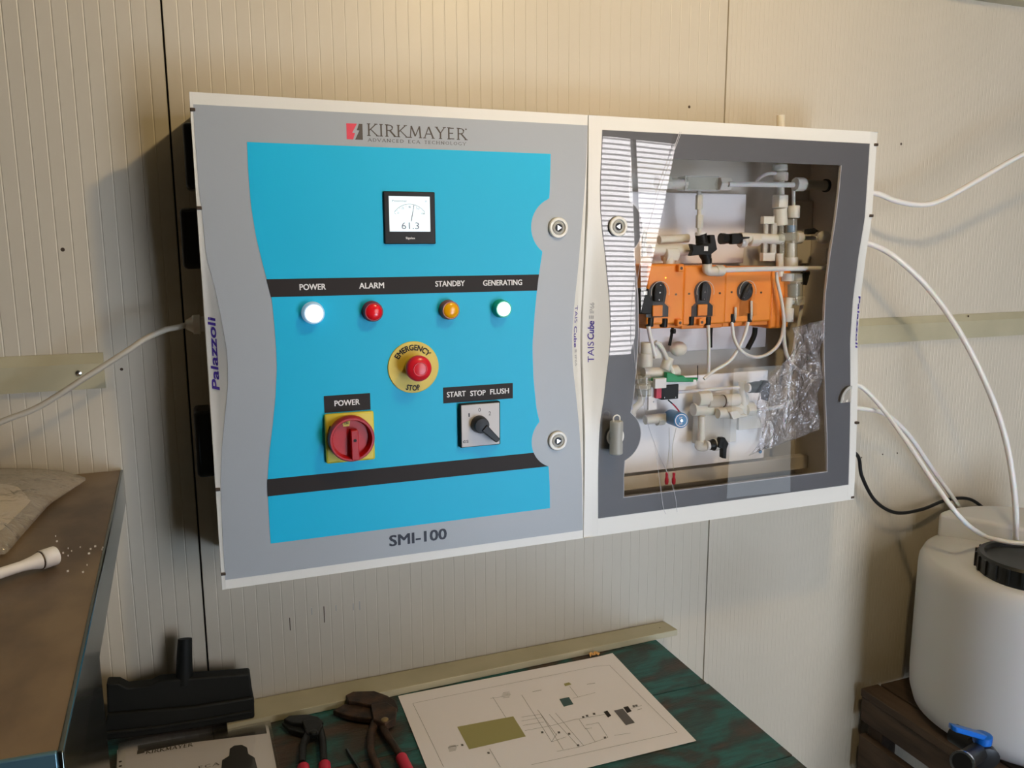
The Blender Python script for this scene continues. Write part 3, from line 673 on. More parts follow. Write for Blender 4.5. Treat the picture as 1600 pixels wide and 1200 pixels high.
# protective film: crinkled rest at the right, and the long edge lines
vs = []; n1, n2 = 34, 26; rnd = random.Random(3)
pl = [(1212, 560), (1296, 505)]; 
for i in range(n1):
    v = i/(n1-1)
    L_ = (1238-74*v+14*math.sin(v*9), 512+200*v); R_ = (1288-10*v+3*math.sin(v*15), 500+172*v)
    for j in range(n2):
        u = j/(n2-1); a = P(L_[0]+(R_[0]-L_[0])*u, L_[1]+(R_[1]-L_[1])*u, YF-.008)
        a.y += -.0012*math.sin(7*u+16*v)-.0009*math.sin(19*u-31*v)-rnd.random()*.0012+.001; vs.append(a)
G().sheet(vs, n2).build('protective_film', 'film', cb2, ang=60, solid=.0001)
def line(pts, r, name='film_edge', m='filmedge'): G().tube([P(a, b, YF-.0072) for a, b in pts], r, n=6, sub=5).build(name, m, cb2)
line(((1064.5, 206), (1055, 232), (1040, 270), (1023, 320), (1008, 375), (997, 430), (991, 480), (990, 530), (994, 580), (1003, 620), (1013, 665), (1030, 712), (1046, 745), (1055, 775), (1058, 800)), .0004)
line(((1062, 206), (1051, 238)), .0006)
line(((1022, 690), (1030, 745), (1036, 790), (1040, 803)), .0004)
# quarter ring glued at the right edge (half-round grip)
a = P(1329, 628, YF-.005); g = G()
for i in range(12):
    t0, t1 = math.radians(90+7.5*i), math.radians(90+7.5*(i+1))
    for r0, r1 in ((.0195, .0235),):
        g.prism([a+Vector((r0*math.cos(t0), 0, r0*math.sin(t0)*1.25)), a+Vector((r1*math.cos(t0), 0, r1*math.sin(t0)*1.25)), a+Vector((r1*math.cos(t1), 0, r1*math.sin(t1)*1.25)), a+Vector((r0*math.cos(t1), 0, r0*math.sin(t1)*1.25))], (0, -.0014, 0))
G().prism([a]+[a+Vector((.0195*math.cos(t0), 0, .0244*math.sin(t0))) for t0 in np.linspace(math.pi/2, math.pi, 10)], (0, -.0008, 0)).build('grip_fill', 'bag', cb2, smooth=False)
g.build('door_grip', 'greyp', cb2, smooth=False)
tag(bpy.data.objects['door_grip'], 'pale translucent quarter-round grip')
# key with grey barrel in the lower lock
key = thing('grey_barrel_key', 'grey plastic barrel key standing in the lower lock of the clear door', 'key', P(962, 682, YF-.01))
kp = P(963, 682, YF-.02); ku = .0105
G().lathe([(ku*.8, -.0285), (ku, -.0265), (ku*.98, -.012), (ku*.9, -.004), (ku*.95, .006), (ku, .010), (ku, .0225), (ku*.9, .0245)], kp, (0, 0, 1), 14).build('key_barrel', 'greyp', key, ang=30)
b = kp+Vector((0, 0, .0245)); G().tube([b+Vector((-.0055, 0, 0)), b+Vector((-.0055, 0, .006)), b+Vector((-.002, 0, .0092)), b+Vector((.002, 0, .0092)), b+Vector((.0055, 0, .006)), b+Vector((.0055, 0, 0))], .0011, n=8).build('key_loop', 'milky', key)
G().cyl(kp+Vector((0, .004, 0)), (kp.x, YF-.004, kp.z), .006).build('key_shaft', 'greyp', key)

# ---- mounting plates inside (parts of the cabinet)
def plate(pts, y, th, m, name, hl=None):
    q = quadp(pts, y); x0, x1, z0, z1 = (q[0].x+q[3].x)/2, (q[1].x+q[2].x)/2, (q[2].z+q[3].z)/2, (q[0].z+q[1].z)/2
    return G().box(max(x0, bx0+t+.001), min(x1, bx1-t-.001), y, y+th, z0, z1).build(name, m, cb2, bevel=.0015)
plate(((970, 300), (1164, 302), (1164, 415), (970, 410)), -.026, .004, 'plate', 'mounting_plate')
plate(((1000, 420), (1200, 425), (1198, 545), (1000, 550)), -.030, .004, 'plate', 'mounting_plate')
plate(((960, 590), (1199, 583), (1195, 712), (960, 746)), -.050, .005, 'plate', 'mounting_plate')
plate(((960, 748), (1285, 708), (1285, 730), (960, 768)), -.045, .02, 'inner', 'cable_duct')
plate(((1240, 315), (1276, 313), (1276, 412), (1240, 412)), -.020, .004, 'inner', 'mounting_plate')
G().lathe([(.0034, 0), (.0034, .002), (.002, .003)], P(1187.5, 705.5, -.050), (0, -1, 0), 16).build('plate_screw', 'bluep', cb2)
G().box(*[v for v in (P(1003, 360, -.1).x, P(1009, 360, -.1).x)], -.104, -.1, P(1005, 401, -.1).z, P(1005, 359, -.1).z).build('cable_tie', 'greyp', cb2)
G().box(P(976, 500, -.11).x, P(990, 500, -.11).x, -.112, -.108, P(985, 640, -.11).z, P(985, 405, -.11).z).build('blue_reflection', 'bluereflex', cb2)  # bluish reflection in the door, painted as a solid strip
tag(bpy.data.objects['blue_reflection'], 'strip coloured as a bluish reflection at the hinge side of the clear door')

# ---- pumps
def pump(px0, px1, py0, py1, cxp, cyp, ang, arm_kind, label, noz, rng):
    y0 = -.095
    q0, q1 = P(px0, py0, y0), P(px1, py1, y0)
    root = thing('peristaltic_pump', label, 'pump', ((q0.x+q1.x)/2, -.03, q1.z), 'orange pumps behind the clear door')
    w = q1.x-q0.x
    G().box(q0.x+.0006, q1.x-.0006, y0, -.031, q1.z+.007, q0.z).build('housing', 'orange', root, bevel=.0035, seg=3)
    G().box(q0.x+.002, q1.x-.002, y0+.006, -.031, q1.z, q1.z+.008).build('housing_foot', 'orange', root, bevel=.0015)
    c = P(cxp, cyp, y0-.004); R = .0170
    arc = [Vector((c.x+R*math.cos(a), y0, c.z+R*1.08*math.sin(a))) for a in np.linspace(-.25, math.pi+.25, 22)]
    zb = P(cxp, cyp+38, y0).z
    out = arc+[Vector((c.x-R*.80, y0, c.z-R*1.1)), Vector((c.x-R*1.25, y0, c.z-R*1.45)), Vector((c.x-R*1.25, y0, zb)), Vector((c.x+R*1.25, y0, zb)), Vector((c.x+R*1.25, y0, c.z-R*1.45)), Vector((c.x+R*.80, y0, c.z-R*1.1))]
    if arm_kind != 2: G().prism(out, (0, -.0006, 0)).build('pump_bowl', 'pumpd', root, smooth=False)
    else: G().lathe([(R*.98, 0), (R*.98, .0006)], Vector((c.x, y0, c.z)), (0, -1, 0), 28).build('pump_bowl', 'pumpd', root)
    G().prism(out, (0, -.0085, 0)).build('pump_cover', 'glass', root, smooth=False)
    rim = G(); rim.tube([Vector((p.x, y0-.0085, p.z)) for p in arc], .0004, n=6, sub=2); rim.build('cover_rim', 'milky', root)
    if arm_kind != 2:
        G().box(c.x-R*.62, c.x+R*.5, y0-.004, y0-.0006, zb+.001, c.z-R*1.25).build('tube_guide', 'orange', root, bevel=.001)
    d = Vector((math.cos(ang), 0, math.sin(ang))); n = Vector((-d.z, 0, d.x)); cc = Vector((c.x, y0-.003, c.z))
    wd = .0100 if arm_kind == 0 else (.0060 if arm_kind == 1 else .0040)
    G().prism([cc+d*R*.9+n*wd*.8, cc+d*R*.9-n*wd*.8, cc-n*wd, cc-d*R*.9-n*wd*.8, cc-d*R*.9+n*wd*.8, cc+n*wd], (0, -.0035, 0)).build('rotor', 'pumpd' if arm_kind else 'black', root, bevel=.001)
    for s in (.72, -.72): G().lathe([(.0011, 0), (.0011, .0008)], cc+d*R*s+Vector((0, -.0036, 0)), (0, -1, 0), 10).build('rotor_pin', 'chrome', root)
    G().lathe([(.0017, 0), (.0014, .0012)], cc+Vector((0, -.0036, 0)), (0, -1, 0), 12).build('rotor_hub', 'chrome', root)
    for nx_, ny_ in noz:
        p = P(nx_, ny_, y0+.004); G().lathe([(.0066, .0075), (.0070, .003), (.0062, -.0078)], p, (0, 0, 1), 18).build('tube_nozzle', 'black', root, ang=40)
    for sx_, sy_ in rng: G().lathe([(.0018, 0), (.0018, .0012), (.0008, .0013)], P(sx_, sy_, y0), (0, -1, 0), 12).build('screw', 'screwm', root)
    if arm_kind == 2:
        for sx_ in (1149, 1174): G().tube([P(sx_, 470 if sx_ > 1160 else 480, y0-.004), P(sx_, 490, y0-.004), P(sx_-1, 500, y0)], .0022, n=8).build('squeeze_tube', 'milky', root)
    return root
def lugs(root, l):
    for a, b in l:
        p = P(a, b, -.096); G().box(p.x-.0055, p.x+.0055, -.1035, -.094, p.z-.006, p.z+.006).build('lug', 'orange', root, bevel=.0015)
        G().lathe([(.0026, 0), (.0026, .0004)], (p.x, -.1035, p.z), (0, -1, 0), 12).build('lug_hole', 'screwm', root)
p1 = pump(1012, 1068, 413, 512, 1029.5, 457, 1.5, 0, 'leftmost orange pump behind the clear door, with a lit yellow dot', ((1015, 503), (1037, 504)), ((1056, 460),))
G().lathe([(.0012, 0), (.001, .0008)], P(1040, 434, -.0952), (0, -1, 0), 10).build('status_light', mat('yellow_led', (1, .6, .05), emit=3.0), p1)
pump(1069, 1133, 415, 512, 1100, 456, 1.5, 1, 'middle orange pump behind the clear door, with a dark rotor', ((1078.5, 501), (1105, 501)), ((1076.5, 459), (1124.5, 458)))
pump(1134, 1204, 417, 508, 1166, 455, 1.02, 2, 'rightmost orange pump behind the clear door, with slanting rotor arm', ((1143.5, 497), (1169.5, 496)), ((1143, 456.5), (1189, 457)))
pb = thing('orange_pump_base', 'orange pump base behind the right end of the row of three pumps', 'box', P(1120, 512, -.03))  # wider base of the pump housings, built as a separate slab
q = P(1196, 425, -.07); r_ = P(1222, 511, -.07); G().box(q.x, r_.x, -.088, -.031, r_.z, P(1222, 418, -.07).z).build('base_box', 'orange', pb, bevel=.004)
G().box(P(1188, 500, -.09).x, P(1194, 500, -.09).x, -.0895, -.088, P(1188, 501, -.09).z, P(1188, 496, -.09).z).build('slot', 'black', pb)

lugs(p1, [(1061, 419), (1059, 504)])
lugs(bpy.data.objects['peristaltic_pump.001'], [(1093, 503)])
# ---- plumbing kit
PK = 1.2                                # fittings measured on the picture plane stand a little larger in the room
def pipe(g, pts, y, r, n=10, ys=None): return g.tube([P(a, b, (ys[i] if ys else y)) for i, (a, b) in enumerate(pts)], r*PK, n=n)
def hose(label, pts, r, y=-.10, ys=None, m='hose', name='thin_hose', cat='hose', group=None):
    o = thing(name, label, cat, P(*pts[0], ys[0] if ys else y), group); pipe(G(), pts, y, r, ys=ys).build('hose_wall', m, o); return o
def nutg(g, px, py, y, r, L, ax, n=6, rot=0.): 
    c = P(px, py, y); a = Vector(ax); r *= PK; L *= PK; return g.lathe([(r*.9, -L/2), (r, -L/2+.001), (r, L/2-.001), (r*.9, L/2)], c, a, n, rot=rot)
HY = -.10
hose('straight milky hose under the top of the clear door, right of the clear block', ((1138, 288), (1180, 288), (1240, 289)), .0037, -.10)
hose('straight milky hose across the top of the orange pumps', ((1128, 422), (1180, 420.5), (1240, 419.5), (1293, 419.5)), .0036, -.112)
hose('short straight hose hanging from the middle orange pump', ((1106.5, 508), (1107.5, 540), (1107, 585)), .0025, -.096)
hose('looping hose from the left nozzle of the rightmost orange pump', ((1143.5, 503), (1147, 528), (1158, 548), (1178, 558), (1200, 553), (1218, 535), (1224.5, 505), (1221, 470), (1214.5, 440), (1213, 425)), .0025, -.10, ys=[-.094, -.097]+[-.104]*8)
hose('hose crossing down left from the right nozzle of the rightmost orange pump', ((1169, 503), (1163, 525), (1152, 548), (1138, 566), (1115, 580), (1100, 592)), .0025, -.098)
hose('hose curving from the flow meter into the crinkled film', ((1225, 498), (1225, 530), (1230, 556), (1240, 572), (1256, 582), (1275, 584)), .0028, -.094)
hose('long thin hose slanting down along the right of the flow meter', ((1254, 470), (1247, 510), (1240, 550), (1234, 590), (1228, 640), (1224, 668)), .0027, -.088)
hose('small curved hose under the cabinet top beside the tall fitting', ((1180, 289), (1186, 279), (1198, 272), (1212, 271)), .0024, -.07)
hose('left hose dropping from the leftmost orange pump', ((1013, 510), (1017, 530), (1024, 556)), .0030, -.098)
hose('hose bending from the leftmost orange pump to the white fittings', ((1024, 534), (1034, 543), (1044, 565), (1052, 585)), .0030, -.094)
hose('short hose from the right ball fitting', ((1254, 372), (1275, 372)), .0032, -.085)
hose('long thin horizontal hose between the lower valves', ((1040, 614), (1080, 611), (1130, 607), (1170, 604)), .0024, -.075)
hose('hose running right from the lower valves into the film', ((1185, 640), (1215, 636), (1240, 626)), .0030, -.085)
hose('thin hose drooping below the lower plate valves', ((1192, 685), (1200, 660), (1206, 672), (1203, 700)), .0026, -.08)

# clear T block
tb = thing('clear_tee_block', 'clear acrylic tee block with milky nuts near the cabinet top', 'fitting', P(1092, 290, -.06))
q = P(1070, 275, -.095); r_ = P(1120, 298, -.095)
G().box(q.x, r_.x, -.098, -.072, r_.z, q.z).build('acrylic_block', 'blockc', tb, bevel=.0015)
g = G(); g.box(q.x-.001, r_.x+.001, -.099, -.096, q.z-.0015, q.z+.001); g.box(q.x-.001, r_.x+.001, -.0985, -.096, r_.z-.001, r_.z+.001); g.box(q.x-.001, q.x+.001, -.0985, -.096, r_.z, q.z); g.build('block_edge', 'milky2', tb)
g = G(); nutg(g, 1131, 287.5, -.09, .0098, .019, (1, 0, 0)); g.build('nut', 'milky', tb, bevel=.001)
g = G(); nutg(g, 1036, 285, -.09, .0098, .021, (1, 0, 0)); g.build('nut', 'milky', tb, bevel=.001)
g = G(); g.cyl(P(1045, 287, -.09), P(1072, 287, -.09), .0085, n=16); g.build('union', 'milky', tb)
g = G(); g.cyl(P(1092, 298, -.09), P(1093, 370, -.092), .0036, n=12); nutg(g, 1092.5, 316, -.09, .0052, .020, (0, 0, 1)); nutg(g, 1093, 346, -.092, .0052, .018, (0, 0, 1)); g.build('down_pipe', 'milky', tb)

def valve(label, body, handle, m='black', extra=(), labelsq=None, name='ball_valve'):
    """body: list of (px,py,r) along the run; handle: outline in px"""
    c = P(body[0][0], body[0][1], -.09); root = thing(name, label, 'valve', c)
    g = G()
    pts = [P(a, b, -.09) for a, b, _ in body]
    for i in range(len(pts)-1):
        ax = pts[i+1]-pts[i]; g.lathe([(body[i][2]*PK, 0), (body[i][2]*PK, ax.length*.5), (body[i+1][2]*PK, ax.length)], pts[i], ax, 18)
    g.build('valve_body', m, root, ang=40)
    if handle:
        G().prism([P(a, b, -.104) for a, b in handle], (0, .010, 0)).build('valve_handle', m, root, bevel=.0012)
    for e in extra:
        G().cyl(P(e[0], e[1], -.09), P(e[2], e[3], -.09), e[4]*PK, n=14).build('collar', e[5], root)
    if labelsq:
        a, b, s, w_ = labelsq; p = P(a, b, -.1052); l = G().box(p.x-s, p.x+s, -.1058, -.1052 if w_ else -.098, p.z-s, p.z+s).build('tag_plate', 'inkw', root, smooth=False)
    return root
valve('large black valve with a small white tag above the middle pump', ((1095, 366, .0082), (1097, 378, .0092), (1100, 392, .0088), (1104, 404, .0072), (1105, 412, .0068)),
      ((1080, 381), (1092, 383), (1110, 380), (1109, 367), (1117, 367), (1121, 390), (1112, 397), (1100, 398), (1088, 399), (1079, 400), (1083, 391)), extra=((1094, 363, 1094, 368, .0075, 'inkw'), (1105, 410, 1106, 414, .006, 'inkw')), labelsq=(1103, 388.5, .0038, 1))
valve('black lever valve lying sideways right of the large black valve', ((1126, 373, .0080), (1135, 373, .0070), (1146, 373, .0078), (1156, 373, .0078)), ((1144, 365), (1155, 365), (1160, 370), (1172, 370), (1172, 372.5), (1160, 374), (1154, 381), (1144, 382)),)
valve('black valve with a small tag at the left of the leftmost pump', ((1003, 450, .0060), (1004, 470, .0085), (1003, 490, .0095)), ((1002, 452), (1014, 451), (1016, 465), (1021, 471), (1018, 490), (1002, 490)), labelsq=(1008.5, 458, .0030, 1))
valve('black lever valve on the right end of the lower pipework', ((1170, 606, .0080), (1180, 605, .0088), (1196, 604, .0082)), ((1193, 595), (1201, 595), (1205, 602), (1203, 612), (1200, 627), (1194, 625), (1194, 611), (1188, 609)), extra=((1167, 606, 1172, 606, .0068, 'inkw'),))
valve('black lever valve lowest on the white plate', ((1107, 696, .0072), (1114, 695, .0088), (1128, 693, .0085)), ((1126, 684), (1133, 684), (1139, 693), (1136, 701), (1135, 717), (1129, 716), (1129, 702), (1122, 699)), extra=((1103, 696, 1108, 696, .0070, 'inkw'), (1115, 695, 1120, 694.5, .0092, 'milky'),))
valve('cream lever valve in the middle of the lower pipework', ((1121, 646, .0075), (1132, 645, .0080), (1150, 645, .0080), (1158, 644, .006)), ((1140, 644), (1152, 641), (1158, 648), (1168, 648), (1168, 651), (1155, 653), (1146, 656)), m='milky')
valve('small black lever valve near the right wall of the clear cabinet', ((1262, 362, .0042), (1272, 361, .0046)), ((1262, 358), (1276, 358), (1281, 361), (1274, 364), (1262, 366)))
valve('small black lever valve right of the flow meter', ((1256, 426, .004), (1262, 428, .005)), ((1256, 425), (1266, 425), (1264, 436), (1261, 446), (1257, 444)))
gv = valve('green lever valve with dark ends above the black micro switch', ((1014, 593, .0022), (1035, 592, .0026), (1088, 593, .003)), ((1042, 582), (1050, 583), (1060, 588), (1068, 587), (1073, 591), (1084, 593), (1084, 597), (1042, 597)), m='green')

def clump(name, label, cat, items, base, m='milky'):
    root = thing(name, label, cat, base)
    for nm, kind, *a in items:
        g = G(); mm = m
        if kind == 'nut': px, py, y, r, L, ax, *mo = a; nutg(g, px, py, y, r, L, ax, n=8); mm = mo[0] if mo else m
        elif kind == 'pipe': x0, y0, x1, y1, y, r, *mo = a; g.cyl(P(x0, y0, y), P(x1, y1, y), r*PK, n=16); mm = mo[0] if mo else m
        elif kind == 'bend': pts, y, r, *mo = a; pipe(g, pts, y, r, 12); mm = mo[0] if mo else m
        elif kind == 'box': x0, y0, x1, y1, ya, yb_, *mo = a; p_, q_ = P(x0, y0, ya), P(x1, y1, ya); g.box(p_.x, q_.x, ya, yb_, q_.z, p_.z); mm = mo[0] if mo else m
        elif kind == 'ball': px, py, y, r, sq, *mo = a; r *= PK; g.lathe([(r*math.sin(t)+.0002, -r*sq*math.cos(t)) for t in np.linspace(0, math.pi, 10)], P(px, py, y), (1, 0, 0), 18); mm = mo[0] if mo else m
        g.build(nm, mm, root, bevel=.0008 if kind in ('nut', 'box') else 0, ang=45)
    return root
ZU = (0, 0, 1); XU = (1, 0, 0)
clump('elbow_fitting', 'milky elbow under the large black valve, over the middle pump', 'fitting', (('elbow', 'bend', ((1105, 413), (1105, 421), (1112, 424), (1130, 423)), -.108, .0068), ('nut', 'nut', 1124, 423, -.108, .0080, .012, XU)), P(1110, 425, -.1))
clump('tall_fitting', 'tall milky pipe column with stacked nuts at the upper right inside', 'fitting',
      (('nut', 'nut', 1219, 262, -.07, .0108, .009, ZU), ('nut', 'nut', 1220, 276, -.07, .0105, .0125, ZU), ('pipe', 'pipe', 1219, 250, 1220, 330, -.07, .0055), ('nut', 'nut', 1219, 315, -.08, .0112, .019, ZU),
       ('union', 'pipe', 1219, 326, 1220, 352, -.08, .0098), ('stem', 'pipe', 1220, 180, 1220, 250, -.07, .006)), P(1220, 350, -.07))
clump('side_outlet', 'grey cylindrical outlet with a dark ring at the upper right inside', 'fitting',
      (('nut', 'nut', 1249, 288, -.09, .0098, .017, XU), ('barrel', 'pipe', 1256, 289, 1290, 290, -.075, .0075, 'inner'), ('ring', 'pipe', 1289, 290, 1292, 290, -.075, .0098, 'black')), P(1250, 300, -.09))
clump('cap_fitting', 'cream capped nut right of the tall milky column', 'fitting', (('cap', 'nut', 1240, 331, -.082, .0090, .018, ZU), ('pipe', 'pipe', 1240, 290, 1240, 322, -.082, .0025)), P(1240, 342, -.08))
fm = clump('flow_meter', 'clear flow meter tubes in a small frame between the pumps and right wall', 'flow meter',
      (('frame_top', 'box', 1194, 338, 1210, 350, -.085, -.075, 'milky'), ('frame_foot', 'box', 1193, 395, 1211, 408, -.085, -.075, 'milky'), ('frame_post', 'box', 1196, 348, 1199, 398, -.083, -.078, 'milky2'),
       ('frame_post', 'box', 1208, 348, 1213, 398, -.083, -.078, 'milky2'), ('tube', 'pipe', 1221, 345, 1222, 398, -.085, .0035, 'blockc'), ('tube', 'pipe', 1236, 342, 1236, 412, -.085, .0088, 'blockc'), ('float', 'pipe', 1236, 352, 1236, 363, -.085, .0060, 'bluep'),
       ('float', 'pipe', 1236, 380, 1236, 402, -.085, .0055, 'inkw'), ('cross_block', 'box', 1222, 364, 1243, 376, -.098, -.075, 'blockc'), ('union', 'pipe', 1218, 396, 1219, 432, -.085, .0055), ('union', 'pipe', 1236, 402, 1236, 420, -.085, .0102, 'milky')), P(1220, 410, -.08))
clump('cross_pipe', 'cream horizontal pipe behind the sideways black valve', 'fitting', (('pipe', 'pipe', 1156, 371, 1222, 374, -.082, .0072), ('nut', 'nut', 1178, 375, -.082, .0092, .016, XU), ('nut', 'nut', 1160, 378, -.082, .0085, .01, XU)), P(1180, 385, -.08))
clump('ball_fitting', 'cream ball fitting with nut near the right wall, above the drop knob', 'fitting', (('nut', 'nut', 1247, 371, -.086, .0095, .012, XU), ('ball', 'ball', 1287, 371, -.078, .0100, 1.1)), P(1287, 383, -.08))
clump('drop_knob', 'small cream drop-shaped knob hanging by the right wall', 'knob', (('knob', 'ball', 1290, 407, -.078, .0050, 1.0), ('stem', 'pipe', 1290, 404, 1292, 388, -.078, .0018)), P(1290, 413, -.08))
clump('check_valve', 'big clear round strainer with milky clamps right of the pumps', 'strainer',
      (('clamp', 'nut', 1230, 433, -.09, .0100, .012, ZU), ('clamp', 'nut', 1246, 434, -.09, .0095, .013, ZU), ('bowl', 'pipe', 1239, 438, 1239, 468, -.09, .0145, 'blockc'), ('insert', 'pipe', 1239, 444, 1239, 462, -.088, .0100, mat('strainer_grey', (.25, .30, .30), .3)),
       ('clamp', 'nut', 1232, 470, -.09, .0090, .010, ZU), ('clamp', 'nut', 1247, 470, -.09, .0095, .013, ZU), ('outlet', 'pipe', 1233, 465, 1230, 485, -.096, .0062), ('nut', 'nut', 1231, 492, -.096, .0085, .020, ZU), ('loop', 'bend', ((1200, 440), (1198, 462), (1203, 472), (1212, 471), (1214, 450)), -.08, .0022)), P(1238, 500, -.09))
clump('left_fittings', 'cluster of milky fittings below the leftmost orange pump', 'fitting',
      (('nut', 'nut', 1010, 545, -.09, .0085, .018, ZU), ('sleeve', 'pipe', 1009, 552, 1009, 572, -.09, .0095), ('nut', 'nut', 1042, 568, -.09, .0078, .018, (.4, 0, 1)), ('pipe', 'pipe', 1005, 582, 1060, 582, -.085, .0072), ('nut', 'nut', 1052, 580, -.086, .0088, .014, XU),
       ('wing', 'box', 1024, 535, 1034, 560, -.09, -.082), ('ball', 'ball', 1060, 545, -.05, .011, 1.2)), P(1020, 590, -.09))
clump('upper_left_fittings', 'faint milky pipe and nut left of the large black valve', 'fitting',
      (('pipe', 'pipe', 1015, 391, 1080, 390, -.075, .0080), ('nut', 'nut', 1047, 398, -.078, .0110, .020, XU), ('pipe', 'pipe', 1030, 375, 1075, 372, -.06, .006), ('nut', 'nut', 1045, 410, -.08, .0085, .014, ZU)), P(1040, 410, -.07))
clump('pump_side_fitting', 'clear bottle-shaped fitting at far left beside the lower lock', 'fitting',
      (('bottle', 'pipe', 1006, 586, 1006, 618, -.09, .0105, 'blockc'), ('collar', 'nut', 1005, 604, -.09, .0110, .007, ZU, 'milky2'), ('elbow', 'bend', ((1003, 618), (1000, 630), (990, 640), (988, 650)), -.09, .0052, 'milky2')), P(1000, 640, -.09))
clump('lower_pipework', 'cream pipes, unions and tee body in the middle of the white plate', 'fitting',
      (('pipe', 'pipe', 1083, 640, 1175, 637, -.072, .0095), ('nut', 'nut', 1098, 622, -.075, .0120, .022, XU), ('union', 'pipe', 1105, 628, 1133, 626, -.078, .0090, 'milky2'), ('seal', 'pipe', 1128.5, 626.5, 1130, 626.4, -.078, .0096, 'screwm'), ('union', 'pipe', 1131, 626, 1153, 624, -.078, .0090, 'milky'),
       ('tee_body', 'box', 1094, 648, 1150, 690, -.078, -.055, 'milky2'), ('pipe', 'pipe', 1160, 596, 1162, 650, -.076, .0060), ('nut', 'nut', 1172, 640, -.078, .0092, .016, XU), ('block', 'box', 1155, 648, 1196, 668, -.075, -.055, 'milky2'), ('nut', 'nut', 1160, 625, -.07, .0105, .012, XU),
       ('pipe', 'pipe', 1096, 650, 1096, 700, -.078, .0056), ('elbow', 'bend', ((1094, 690), (1092, 697), (1098, 699), (1105, 697)), -.088, .0062, 'milky2')), P(1130, 700, -.07))
sv = thing('solenoid_valve', 'blue solenoid can pointing outward on the lower white plate', 'valve', P(1058, 655, -.06))
a_ = P(1048, 651, -.070); b_ = P(1064.5, 657, -.118)
G().lathe([(.0128, 0), (.0132, .002), (.0132, (b_-a_).length-.001), (.0122, (b_-a_).length)], a_, b_-a_, 32).build('solenoid_can', 'bluep', sv, ang=40)
ax_ = (b_-a_).normalized(); g = G(); g.lathe([(.0110, 0), (.0110, .0003), (.0098, .0003), (.0098, 0)], b_+ax_*.0001, ax_, 32, cap=False); u_ = ax_.cross(Vector((0, 0, 1))).normalized(); w_ = u_.cross(ax_)
if w_.z < 0: w_ = -w_
for s, v in (('24V', .0028), ('50Hz', -.0072)): 
    vs_, fs_ = glyphs(s, .0); x0_ = min(v_[0] for v_ in vs_); x1_ = max(v_[0] for v_ in vs_)
    g.add([b_+ax_*.0004+Vector((1, 0, 0))*(-.0045+.009*(x-x0_)/(x1_-x0_))+w_*(v+y/cap_h(0)*.0036) for x, y, _ in vs_], fs_)
g.build('can_print', 'inkw', sv, smooth=False)
G().lathe([(.0028, 0), (.0022, .002)], b_, ax_, 12).build('can_nut', 'chrome', sv)
G().cyl(P(1008, 656, -.072), P(1046, 652, -.072), .0085, n=16).build('valve_body', 'milky', sv)
G().cyl(P(1026, 656, -.071), P(1036, 655, -.071), .0105, n=8).build('nut', 'milky', sv)
ms = thing('micro_switch', 'black micro switch with a red stripe under the green lever', 'switch', P(1042, 622, -.09))
def pbox(x0, y0, x1, y1, ya, yb_): p_, q_ = P(x0, y0, ya), P(x1, y1, ya); return G().box(p_.x, q_.x, ya, yb_, q_.z, p_.z)
pbox(1034, 602, 1060, 623, -.100, -.085).build('switch_case', 'black', ms, bevel=.001)
pbox(1026, 606, 1034.5, 622, -.0995, -.085).build('red_stripe', 'redp', ms)
pbox(1024, 592, 1041, 606, -.106, -.098).build('switch_bracket', 'inkw', ms)
pbox(1014, 598, 1026, 640, -.092, -.088).build('bracket_plate', 'inkw', ms)
pbox(1041, 597, 1088, 602, -.098, -.09).build('bracket_plate', 'inkw', ms)
for a, b in ((1038, 621.5), (1055.5, 620.5), (1021, 628)): G().lathe([(.0014, 0), (.0012, .001)], P(a, b, -.1002), (0, -1, 0), 10).build('screw', 'chrome', ms)
hose('thin black and red wire from the micro switch to the blue solenoid', ((1044, 625), (1054, 634), (1063, 645)), .0010, -.098, m='black', name='thin_wire', cat='wire')
hose('thin red wire beside the black wire of the micro switch', ((1051, 631), (1059, 640), (1063, 648)), .0009, -.100, m='redp', name='thin_wire', cat='wire')
hose('black cable hanging between the leftmost and middle pumps', ((1051, 512), (1049, 525), (1046, 540)), .0022, -.088, m='black', name='pump_cable', cat='cable')
hose('thin black cable hanging at the right of the middle pump', ((1112, 510), (1111, 525), (1111, 543)), .0020, -.085, m='black', name='pump_cable', cat='cable')
hose('black cable falling from under the rightmost pump', ((1180, 512), (1178, 525), (1168, 545)), .0040, -.07, m='black', name='pump_cable', cat='cable')
G().lathe([(.0045, 0), (.0052, .004), (.0045, .0075)], P(1051.5, 521, -.09), (0, 0, 1), 14).build('cable_plug', 'black', bpy.data.objects['pump_cable'])
hose('thin dark sensor rod above the green lever', ((1090, 571), (1090.3, 592)), .0006, -.10, m='black', name='thin_wire', cat='wire')
for px, lab in ((1041.5, 'left red crimp terminal hanging at the bottom of the clear door'), (1052.5, 'right red crimp terminal hanging at the bottom of the clear door')):
    tr = thing('crimp_terminal', lab, 'terminal', P(px, 757, -.075), 'red crimp terminals')
    G().lathe([(.0028, 0), (.0036, .004), (.0034, .009), (.0022, .013), (.0026, .019), (.0026, .021)], P(px, 756.5, -.075), (0, 0, 1), 12).build('sleeve', 'redp', tr)
    G().tube([P(px, 733, -.075), P(px+(4 if px < 1045 else -2), 700, -.075), P(px+4, 668, -.07)], .0006, n=6).build('wire', 'milky', tr)
